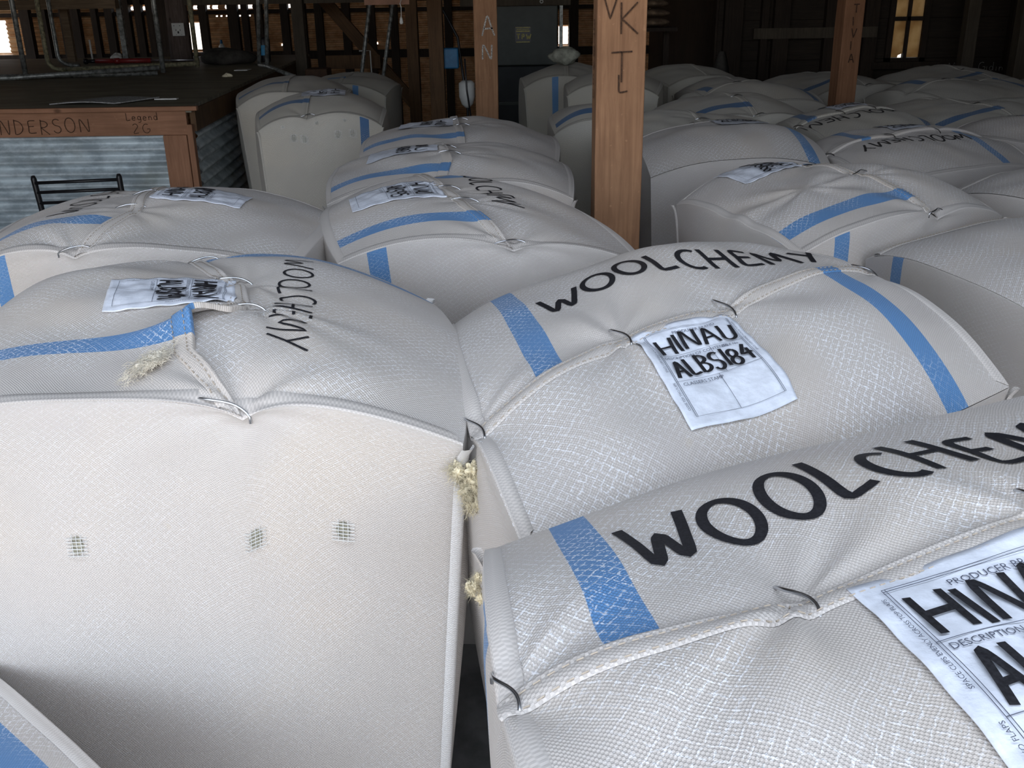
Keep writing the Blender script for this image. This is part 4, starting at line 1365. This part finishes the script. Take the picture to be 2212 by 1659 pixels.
MB().tube([(0, 0, 0), (0, 0, .02), (0, 0, .06), (0, 0, .13), (0, 0, .145)], [.012, .032, .045, .045, .026], 14).build('drum_body', MT['jug'], jg, True)
MB().box((.022, 0, .10), (.055, .012, .012)).build('hanging_strap', MT['blackmetal'], jg)
MB().tube([(-.005, -.05, .26), (.0, -.05, .1), (.02, -.05, -.05)], .005, 6).build('hose', MT['blackmetal'], jg, True)
bb = MB().box((0, 0, 0), (.11, .10, .14)).build('switch_box', MT['bluebox'], None, bevel=.01); bb.location = (-.40, 7.345, 1.37)
tag(bb, 'blue switch box fixed to the slim brown post beyond the chalked one', 'switch box')
hose = MB().tube([(-.72, 7.7, 2.4), (-.55, 7.65, 1.85), (-.36, 7.6, 1.5), (-.30, 7.55, 1.0), (-.30, 7.55, 0)], .010, 8).build('black_hose', MT['blackmetal'], None, True)
tag(hose, 'thin black hose sweeping down past the blue switch box', 'hose')
bxx = MB().box((-1.72, 9.3, .60), (.2, .25, 1.2)).build('wooden_box', MT['brownbox'], None, bevel=.01)
tag(bxx, 'upright brown timber box behind the far left bales', 'box')

# folded empty packs on a high shelf behind the big front post
sh = empty('pack_shelf', (1.20, 8.95, 1.50), 0, 'high shelf bracket on the dark wall behind the thick front post', 'shelf')
MB().box((0, 0, 0), (.50, .4, .03)).build('shelf_board', MT['wallwood'], sh)
MB().box((-.2, .1, -.757), (.05, .05, 1.485)).build('shelf_leg', MT['wallwood'], sh)
MB().box((.2, .1, -.757), (.05, .05, 1.485)).build('shelf_leg', MT['wallwood'], sh)
for k, (dz_, w_, lb2) in enumerate(((.05, .40, 'lowest folded sack bundle on the high shelf'), (.125, .38, 'middle folded sack bundle on the high shelf'), (.20, .34, 'top folded sack bundle on the high shelf'))):
    o = MB().blob((0, 0, 0), (w_ / 2, .16, .036), 30 + k, .06, 24, 12, 3).build('folded_sacks', MT['sackfold'], None, True)
    o.location = (1.22, 8.9, 1.505 + dz_)
    tag(o, lb2, 'folded sacks')
fl = MB()
n = 12
for k in range(n + 1):
    t = k / n; w_ = .085 * (1 - t ** 3 * .7)
    fl.v += [(-w_ * .9, .02 * math.sin(t * 4), .5 * t), (0, -.025, .5 * t), (w_, .01 * math.sin(t * 5 + 1), .5 * t), (0, .02, .5 * t)]
for k in range(n):
    for i in range(4):
        j = (i + 1) % 4
        fl.f.append((4 * k + i, 4 * k + j, 4 * k + 4 + j, 4 * k + 4 + i))
fl.f += [(3, 2, 1, 0), tuple(4 * n + i for i in range(4))]
fl = fl.build('standing_sack_end', MT['rag'], None, True); fl.location = (1.70, 8.1, .85)
tag(fl, 'upright pale fold of sacking poking up behind the lone far bale', 'sacking')
lowsack = MB().box((1.70, 8.1, .425), (.3, .3, .85)).build('sacking_crate', MT['brownbox'])
tag(lowsack, 'dark crate under the upright fold of sacking behind the lone far bale', 'crate')
sc_ = write_flat('chalk_scribble', 'Misy  Gidins', .075, .005, (4.00, RW - .035, 1.09), (1, 0, 0), (0, 0, 1), MT['chalkdim'], None, off=.02)
sc2 = write_flat('chalk_scribble', 'Kelin', .06, .004, (4.10, RW - .035, 1.00), (1, 0, 0), (0, 0, 1), MT['chalkdim'], None, off=.02)
tag(sc_, 'longer upper line of faint chalk writing on the dark wall at far right', 'chalk writing'); tag(sc2, 'short lower line of faint chalk writing on the dark wall at far right', 'chalk writing')
#===BALES===
# ------------------------------------------------------------------ the near bales
NEAR = 150
SIDEG = 'wool bales closest to the camera'
bA = Bale([(-.88, 1.31, 1.17), (-.07, 1.235, 1.17), (-.17, 1.90, 1.19), (-.99, 1.97, 1.19)], inset=(-.06, .10, .10, .02), res=NEAR, seed=3, eb=.080, bowv=.28, dome=.012, bulge=.035,
          seam=((-1, .26), (-.9, .18), (-.72, .06), (-.5, .02), (-.36, .16), (-.2, .22), (.1, .18), (.5, .02), (1, -.16)),
          pins=((.26, -1.0, .035, .05, .006, 9, .4), (.24, -.26, .012, .05, .005, 8, 1.0), (.18, .26, .014, .05, .005, 7, 2.0), (-.2, 1.0, .03, .06, .008, 7, 0)),
          lift=((-.50, .030, .10),), noise=.0040)
A = build_bale(bA, 'wool_bale', 'large front-left bale, its pale face filling the lower left, marked with three loose-thread holes', 'wool bales',
               side_stripes=(), text=('WOOLCHEMY', .98), text_h=.058, text_at=(.132, .235), text_w=.005, rims=('v-',), number=('HINAU', 'ALBS191'), label_at=(.028, .085), tape=True, lab_w=.155,
               clips=((.045, -.325, .118, -.345), .29, -.26, .97), clip_len=.06, stripe_v=.185, under_v=.305, lab_rot=.10)
bM = Bale([(.784, 1.419, 1.17), (.57, 2.08, 1.22), (-.13, 1.83, 1.135), (.010, 1.01, 1.14)], inset=.11, res=NEAR, seed=8, eb=.060, eum=-.15, eup=1.0, dome=.028, bulge=.03, zoff=(0, 0, 0, 0),
          seam=((-1, .16), (-.83, .10), (-.4, -.02), (-.1, -.13), (.4, -.17), (.75, -.28), (1, -.36)),
          pins=((-.36, 1.0, .028, .05, .006, 7, 1.1), (-.17, .40, .016, .05, .006, 7, .4), (-.13, -.10, .016, .05, .004, 6, 2.2), (.14, -1.0, .02, .06)), noise=.0045)
Mb = build_bale(bM, 'wool_bale', 'large middle bale whose label reads HINAU ALBS184', 'wool bales', side_stripes=(('v+', -.50),),
                text=('WOOLCHEMY', .82), text_h=.088, text_at=(.10, .245), text_w=.0105, rims=('v+', 'v-'), number=('HINAU', 'ALBS184'), label_at=(.026, .150),
                clips=(.985, .40, -.10, -.97), stripe_v=.285, lab_rot=.02)
bR = Bale([(.84, .50, 1.22), (.71, 1.18, 1.265), (-.034, .94, 1.18), (.078, .25, 1.17)], inset=.13, res=NEAR + 30, seed=12, eb=.055, bowv=.35, eum=1.0, eup=.0, dome=.012, bulge=.03,
          seam=((-1, .18), (0, .15), (.37, .13), (.7, .13), (1, .17)),
          pins=((.17, 1.0, .030, .055, .006, 7, .6), (.14, .38, .020, .06, .006, 6, 1.7), (.07, -.30, .018, .06, .005, 8, .2), (.05, -1.0, .02, .06)), noise=.0045)
Rb = build_bale(bR, 'wool_bale', 'closest bale at lower right, with the largest black handwriting and a half-seen label', 'wool bales', side_stripes=(('v+', -.50),),
                text=('WOOLCHEMY', .71), text_h=.100, text_at=(.158, .258), text_w=.0125, rims=('v+',), number=('HINAU', 'ALBS185'), label_at=(.022, .112, 1.30),
                clips=(.985, .38, -.30, -.97), stripe_v=.295, clip_len=.06, hemw=.030)
bL2 = Bale([(-.52, 2.84), (-1.33, 2.88), (-1.30, 2.22), (-.50, 2.17)], inset=.09, res=90, seed=15, eb=.075, bowv=.4, dome=.01, bulge=.035,
           seam=((-1, .25), (-.3, .15), (.15, .10), (.45, .06), (.75, .14), (1, .22)),
           pins=((.22, 1.0, .03, .05, .005, 7, .4), (.07, .42, .012, .05), (.12, -.3, .012, .05), (.2, -1, .025, .06)), noise=.004)
build_bale(bL2, 'wool_bale', 'bale at the left edge behind the front-left one, its label lying right of the seam', 'wool bales', side_stripes=(('v+', -.70),),
           text=('WOOLCHEMY', .9), text_h=.075, text_at=(.15, .15), text_w=.006, number=('HINAU', 'ALBS188'), label_at=(.05, .07), clips=(.98, .35, -.3, -.97), stripe_v=.18, under_v=.21, over_stripe=False, lab_w=.16)
bB1 = Bale([(-.41, 2.26, 1.17), (.33, 2.25, 1.15), (.11, 2.90, 1.18), (-.53, 2.88, 1.19)], inset=.10, shift=(.06, 0), res=110, seed=21, eb=.078, bowv=.28, dome=.01, bulge=.035,
           seam=((-1, .12), (-.8, .05), (-.55, -.04), (-.2, -.05), (.3, -.10), (1, -.18)),
           pins=((.13, -1.0, .03, .055, .006, 7, .3), (-.03, -.30, .012, .05), (-.05, .15, .012, .05), (-.15, 1, .02, .06)), noise=.004)
build_bale(bB1, 'wool_bale', 'bale standing left of the thick post, WOOLCHEMY written along its right half', 'wool bales', side_stripes=(('v-', -.74),),
           text=('WOOLCHEMY', .80), text_h=.065, text_at=(.055, .295), text_w=.006, number=('HINAU', 'ALBS195'), label_at=(.03, .10), clips=(-.97, -.30, .18, .97), stripe_v=.235)


def bale4(c, label, parts='far', **kw):
    bk = {k: kw.pop(k) for k in list(kw) if k in ('inset', 'shift', 'eb', 'dome', 'bulge', 'seam', 'pins', 'noise', 'seed', 'res', 'zoff', 'zc', 'pw', 'bowv', 'bowu', 'lift')}
    bk.setdefault('res', 44); bk.setdefault('eb', .07); bk.setdefault('dome', .012); bk.setdefault('bowv', .55); bk.setdefault('noise', .004)
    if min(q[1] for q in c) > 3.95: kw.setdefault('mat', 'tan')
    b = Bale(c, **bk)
    return b, build_bale(b, 'wool_bale', label, 'wool bales', parts=parts, **kw)


def rect(cx, cy, ang, w=.74, d=.74, zc=1.17):
    """corners for a bale whose u axis points at ang degrees"""
    a = math.radians(ang); ux, uy = math.cos(a), math.sin(a)
    return [(cx + su * w / 2 * ux - sv * d / 2 * uy, cy + su * w / 2 * uy + sv * d / 2 * ux, zc) for su, sv in ((-1, -1), (1, -1), (1, 1), (-1, 1))]


bale4([(-.56, 2.98), (.20, 3.02), (.16, 3.68), (-.58, 3.66)], 'bale directly behind the one left of the thick post, blue band low on its face', side_stripes=(('v-', -.76),),
      seed=31, res=80, seam=((-1, -.05), (-.6, .02), (0, -.03), (1, -.1)), pins=((-.05, -1, .03, .05), (0, -.3, .015, .05), (0, .3, .015, .05)), number=('HINAU', 'ALBS193'), label_at=(.03, .08), clips=(-.97, -.3, .25))
bale4([(-.58, 3.84), (.19, 3.74), (.16, 4.44), (-.56, 4.50)], 'bale third back from the front in the centre row, below the chalked post', side_stripes=(('v-', .72),),
      seed=32, res=60, seam=((-1, .1), (0, 0), (1, -.1)), pins=((.1, -1, .03, .05), (0, 0, .015, .05)), number=('HINAU', 'ALBS190'), label_at=(.03, .12), clips=(-.97, -.1, .3))
# the tall bales beside the platform
bD1, oD1 = bale4([(-1.225, 4.90), (-.63, 5.0), (-.72, 5.72), (-1.36, 5.70)], 'tall grey bale beside the platform with hook marks and a blue band', side_stripes=(('v-', .72),),
                 seed=33, res=60, zc=1.165, inset=.05, seam=((-1, -.2), (0, -.1), (1, -.1)), pins=((-.2, -1, .03, .05), (-.1, -.2, .015, .06)), eb=.085, number=('HINAU', 'ALBS170'), label_at=(-.16, .0), clips=(-.97, -.1), bulge=.03)
bale4([(-1.62, 6.05), (-1.02, 6.1), (-1.05, 6.85), (-1.75, 6.8)], 'bale half hidden behind the hook-marked one, against the platform side', seed=34, seam=((-1, 0), (1, 0)), side_stripes=(), clips=(), eb=.085)
bale4([(-1.45, 7.2), (-.84, 6.95), (-.80, 7.65), (-1.42, 7.9)], 'dim grey bale furthest back in the left group', seed=35, side_stripes=(('v-', .35),), clips=(), zc=1.15, mat='old')
# two old bales behind the thick post, and the pair further right
bale4([(.12, 6.95), (.72, 6.85), (.75, 7.5), (.12, 7.6)], 'old khaki bale seen left of the thick post with upright pleats', seed=36, side_stripes=(('v-', -.3),), mat='old', over_stripe=False, clips=(), noise=.006, zc=1.19)
bale4([(.37, 6.15), (.90, 6.05), (1.00, 6.68), (.42, 6.80)], 'khaki bale directly behind the thick post, its right corner poking out', seed=37, side_stripes=(), mat='old', over_stripe=False, clips=(), zc=1.20)
bale4([(1.13, 7.1), (1.72, 7.35), (1.5, 8.0), (.92, 7.75)], 'lone dim bale against the dark wall right of the thick post', seed=38, side_stripes=(('v-', .62),), mat='old', over_stripe=False, clips=(), zc=1.16)
bale4([(.23, 4.88), (.72, 4.84), (.74, 5.46), (.25, 5.52)], 'blue-grey bale hidden mostly by the thick post', seed=40, side_stripes=(), clips=(), zc=1.13)

# the packed block of bales at the right
ST1 = ((-1, .05), (0, 0), (1, -.05))
def far(c, label, **kw):
    kw.setdefault('pins', ((0, -1, .025, .05), (0, -.3, .014, .05), (0, .35, .014, .05), (0, 1, .025, .05)))
    kw.setdefault('seam', ST1); kw.setdefault('clips', (-.97, .3, -.3))
    return bale4(c, label, **kw)


far([(.69, 2.27), (1.36, 2.66), (1.16, 3.31), (.50, 2.90)], 'bale right of the thick post with a broad blue arc and edge-on label', seed=50, res=100,
    parts='near', side_stripes=(('v-', -.68),), seam=((-1, .18), (-.5, .10), (0, 0), (1, -.08)), number=('HINAU', 'ALBS186'), label_at=(.03, .30), stripe_v=.25,
    pins=((.18, -1, .03, .05, .007, 7, 1), (.08, -.3, .016, .05), (0, .35, .016, .05), (-.5, -.3, .004, .12, .006, 6, .5)), clips=(-.98, -.25, .35))
far([(1.72, 1.93), (1.54, 2.62), (.87, 2.32), (1.04, 1.66)], 'big dark netted bale cut by the right edge beside the HINAU bale', seed=51, res=100, parts='near', side_stripes=(('v+', -.55),), number=None, zc=1.145, eb=.055, seams=False, seam=((-1, .9), (1, .88)), over_stripe=False, under_stripe=False, pins=(), clips=())
far([(1.16, 3.52), (1.05, 4.14), (.53, 4.02), (.49, 3.38)], 'bale just right of the thick post, its smooth corner and pale face toward us', seed=52, res=80, side_stripes=(('v+', .0),),
    seam=((-1, .5), (0, .45), (1, .5)), pins=(), number=('HINAU', 'ALBS180'), label_at=(.0, .02), zc=1.17, stripe_v=.24, bowv=.8, seams=False)
far([(1.16, 4.08), (1.24, 3.28), (2.0, 3.72), (1.9, 4.42)], 'bale with reversed writing below a bright label strip, right of centre row', seed=53, res=80, side_stripes=(('v-', .5),), zc=1.13,
    text=('WOOLCHEMY', .9), text_h=.075, text_at=(.08, .22), text_w=.008, number=('HINAU', 'ALBS172'), label_at=(.03, .12))
far([(2.25, 2.75), (2.05, 3.40), (1.36, 3.10), (1.62, 2.48)], 'dark netted bale at the right edge behind the biggest edge bale', seed=54, res=70, side_stripes=(), zc=1.13, seams=False, seam=((-1, .9), (1, .88)), over_stripe=False, under_stripe=False, pins=(), clips=())
far([(2.74, 3.12), (2.66, 3.76), (2.12, 3.62), (2.27, 2.98)], 'small visible wedge of netted bale at the right edge, next one back', seed=55, side_stripes=(), zc=1.13, clips=())
far(rect(.84, 4.50, 8, .76, .60, 1.14), 'bale behind the smooth-cornered one, dark band ending at its seam', seed=56, res=60, side_stripes=(('v-', -.75),))
far([(1.30, 4.93), (1.38, 4.21), (2.00, 4.52), (1.84, 5.14)], 'bale marked CHEMY upside down, in the third row of the right block', seed=57, res=60, side_stripes=(), zc=1.13,
    text=('WOOLCHEMY', .9), text_h=.085, text_at=(.06, .24), text_w=.009, number=('HINAU', 'ALBS165'), label_at=(.03, .10))
far(rect(1.16, 5.32, 12, .70, .66, 1.14), 'bale with a blue patch on its small pale face, left end of the fourth row', seed=58, side_stripes=(('v-', -.35),))
far(rect(1.46, 6.08, 110, .66, .62, 1.15), 'greenish bale in the fourth row just left of the lettered post', seed=59, side_stripes=())
far(rect(2.48, 4.36, 205, .78, .74, 1.13), 'bale with faint writing left of its seam and an arc of blue band, right side', seed=60, res=60, side_stripes=(('v+', .7),),
    text=('WOOLCHEMY', .8), text_h=.07, text_at=(.08, .20), text_w=.008, number=('HINAU', 'ALBS160'), label_at=(.03, .10))
far(rect(2.32, 5.15, 20, .74, .70, 1.12), 'bale right of the lettered post with a dark grey arc across its top', seed=61, side_stripes=())
far(rect(3.20, 5.05, 25, .78, .74, 1.14), 'bale near the right edge with a tangle of loose wool on top', seed=62, side_stripes=())
far(rect(2.75, 6.15, 110, .78, .74, 1.14), 'rounded dark bale behind the lettered post, below the window', seed=63, side_stripes=())
far(rect(3.64, 6.05, 25, .76, .74, 1.14), 'dim bale below the thin olive post at far right', seed=64, side_stripes=())
far(rect(4.05, 5.25, 25, .76, .74, 1.16), 'dim bale at the very right edge, next to last row', seed=65, side_stripes=())
far(rect(2.22, 7.0, 20, .74, .74, 1.14), 'bale at the back wall left of the lettered post, with a torn top', seed=66, side_stripes=())
far(rect(3.10, 7.15, 30, .78, .74, 1.14), 'pale-topped bale at the back wall right of the lettered post', seed=67, side_stripes=())
far(rect(3.95, 6.95, 20, .78, .74, 1.10), 'low brownish bale at the foot of the thin olive post', seed=68, side_stripes=(), mat='old')
far(rect(4.92, 6.6, 20, .78, .74, 1.16), 'furthest bale at the right edge, under the chalk scribbles', seed=69, side_stripes=())
far(rect(3.18, 4.0, 205, .70, .70, 1.12), 'bale at the right edge between the second and third rows', seed=70, side_stripes=(), clips=())
far(rect(1.50, 6.85, 15, .55, .55, 1.12), 'low dark bale at the left end of the back row', seed=71, side_stripes=(), clips=())
# one more bale beside the camera at the lower left
far([(-1.28, .78), (-.78, .34), (-.35, .83), (-.85, 1.27)], 'bale corner at the very bottom left with a pale blue band', seed=77, res=70, parts='near', zc=.79, side_stripes=(), clips=(), eb=.03, inset=.05, bulge=.0, seam=((-1, -.95), (1, -.95)), pins=(), stripe_v=.255)

# ------------------------------------------------------------------ details on the near bales
def side_pt(B, key, q, t, off=0.0):
    p = Vector(B.side(key, q, t)); a = Vector(B.side(key, q + .01, t)); b = Vector(B.side(key, q, t + .01))
    n = (b - p).cross(a - p).normalized() * -1
    i, j = B.SIDES[key]
    d = B.bot[j] - B.bot[i]; nr = Vector((d[1], -d[0], 0)).normalized()
    if n.dot(nr) < 0: n = -n
    return p + n * off, n


def hook_hole(B, root, key, q, t, sz=1.0):
    """an oval where a hook pulled the threads apart: dark wool behind, loose threads across"""
    mb = MB()
    c, n = side_pt(B, key, q, t, .0012)
    ring = []
    for k in range(16):
        a = 2 * PI * k / 16
        L = (B.W if key[0] == 'v' else B.D) / 2
        p, _ = side_pt(B, key, q + .009 * sz * math.cos(a) / L, t + .015 * sz * math.sin(a) / 1.2, .0008)
        ring.append(tuple(p))
    mb.v = ring + [tuple(c)]; mb.f = [(k, (k + 1) % 16, 16) for k in range(16)]
    o = mb.build('hook_hole', MT['hole'], root)
    th = MB()
    L = (B.W if key[0] == 'v' else B.D) / 2
    for k in range(6):
        tt = t + (-.012 + .0055 * k) * sz / 1.2
        th.tube([side_pt(B, key, q + x * sz / L, tt, .0022 + .0012 * (1 - (x / .014) ** 2))[0] for x in np.linspace(-.014, .014, 7)], .0006 * sz, 5)
    for k in range(3):
        qq = q + (-.006 + .006 * k) * sz / L
        th.tube([side_pt(B, key, qq, t + x * sz / 1.2, .0024)[0] for x in np.linspace(-.018, .018, 7)], .0005 * sz, 5)
    th.build('loose_threads', MT['strand'], o)


for q, t in ((-.37, .250), (.29, .222), (.60, .219)):
    hook_hole(bA, A, 'v-', q, t, 1.15)
for q, t in ((-.44, .13), (-.27, .13), (.28, .13), (.52, .12), (-.6, .06), (-.05, .05), (.4, .05)):
    hook_hole(bD1, oD1, 'v-', q, t, 1.5 if t > .1 else .7)

wool_tuft(A, Vector(bA.at(bA.W / 2, -bA.D / 2)) + Vector((.004, -.006, -.035)), .048, 5, drape=(.1, -.1, -1), n=60, label='cream wool bursting from the torn corner')
wool_tuft(Mb, Vector(side_pt(bM, 'v+', -.05, .05)[0]) + Vector((-.012, -.01, -.01)), .035, 9, 'woolgrey', (-.2, -.2, -1), n=26)
wool_tuft(Mb, Vector(bM.at(bM.W / 2, bM.D / 2)) + Vector((-.004, 0, -.02)), .02, 10, 'woolgrey', (0, 0, -1), n=14)
wool_tuft(Rb, Vector(bR.at(bR.W / 2, bR.D / 2)) + Vector((-.006, 0, -.035)), .022, 12, 'wool', (-.3, 0, -1), n=30)
# a loose lock of wool lying on the front-left bale
pt = Vector(bA.at(-.038, -.272, 0.004)) + Vector(bA.org)
lk = empty('wool_lock', tuple(pt), 0, 'loose lock of cream wool lying on the front-left bale below its blue band', 'wool lock')
rd = random.Random(6); mb = MB()
def lockbase(x, y): return Vector((x, y, 0)) + Vector((0, 0, float((bA.at(-.038 + x, -.272 + y))[2] + bA.org[2] - pt.z + .006)))
for i in range(7):
    t0 = rd.uniform(-1, 1)
    c = lockbase(.016 * t0 + rd.uniform(-.004, .004), .024 * t0 + rd.uniform(-.008, .008))
    mb.blob(c + Vector((0, 0, .003)), (rd.uniform(.006, .011), rd.uniform(.008, .014), .007), i, .45, 16, 10, 6)
for i in range(900):
    t0 = rd.gauss(0, .42); x0_ = .018 * t0 + rd.gauss(0, .007); y0_ = .030 * t0 + rd.gauss(0, .010)
    L = rd.uniform(.006, .020); a0 = rd.gauss(1.0, .9) + rd.choice((0, PI)); ph = rd.uniform(0, 6)
    pts = []; hz = rd.uniform(.001, .010) * math.exp(-abs(t0))
    for k in range(8):
        s_ = L * k / 7
        p = lockbase(x0_ + s_ * math.cos(a0) + .0012 * math.sin(k * 1.4 + ph), y0_ + s_ * math.sin(a0) + .0012 * math.cos(k * 1.4 + ph))
        pts.append(p + Vector((0, 0, hz + .004 * math.sin(PI * k / 7))))
    mb.tube(pts, [.00042 * (1 - .6 * k / 7) for k in range(8)], 3, False)
mb.build('wool_fibres', MT['woolgrey'], lk, True)

# a crumpled sack end lying on top of the far khaki bale
lump = MB().blob((0, 0, .03), (.10, .08, .055), 17, .22, 20, 12, 4).build('crumpled_sack', plain('grey_green_sacking', (0.34, 0.35, 0.29), 0.95, 0, 0.2, 25), None, True)
lump.location = (.40, 7.2, 1.350)
tag(lump, 'small crumpled sack lying on top of the old khaki bale left of the thick post', 'sack')
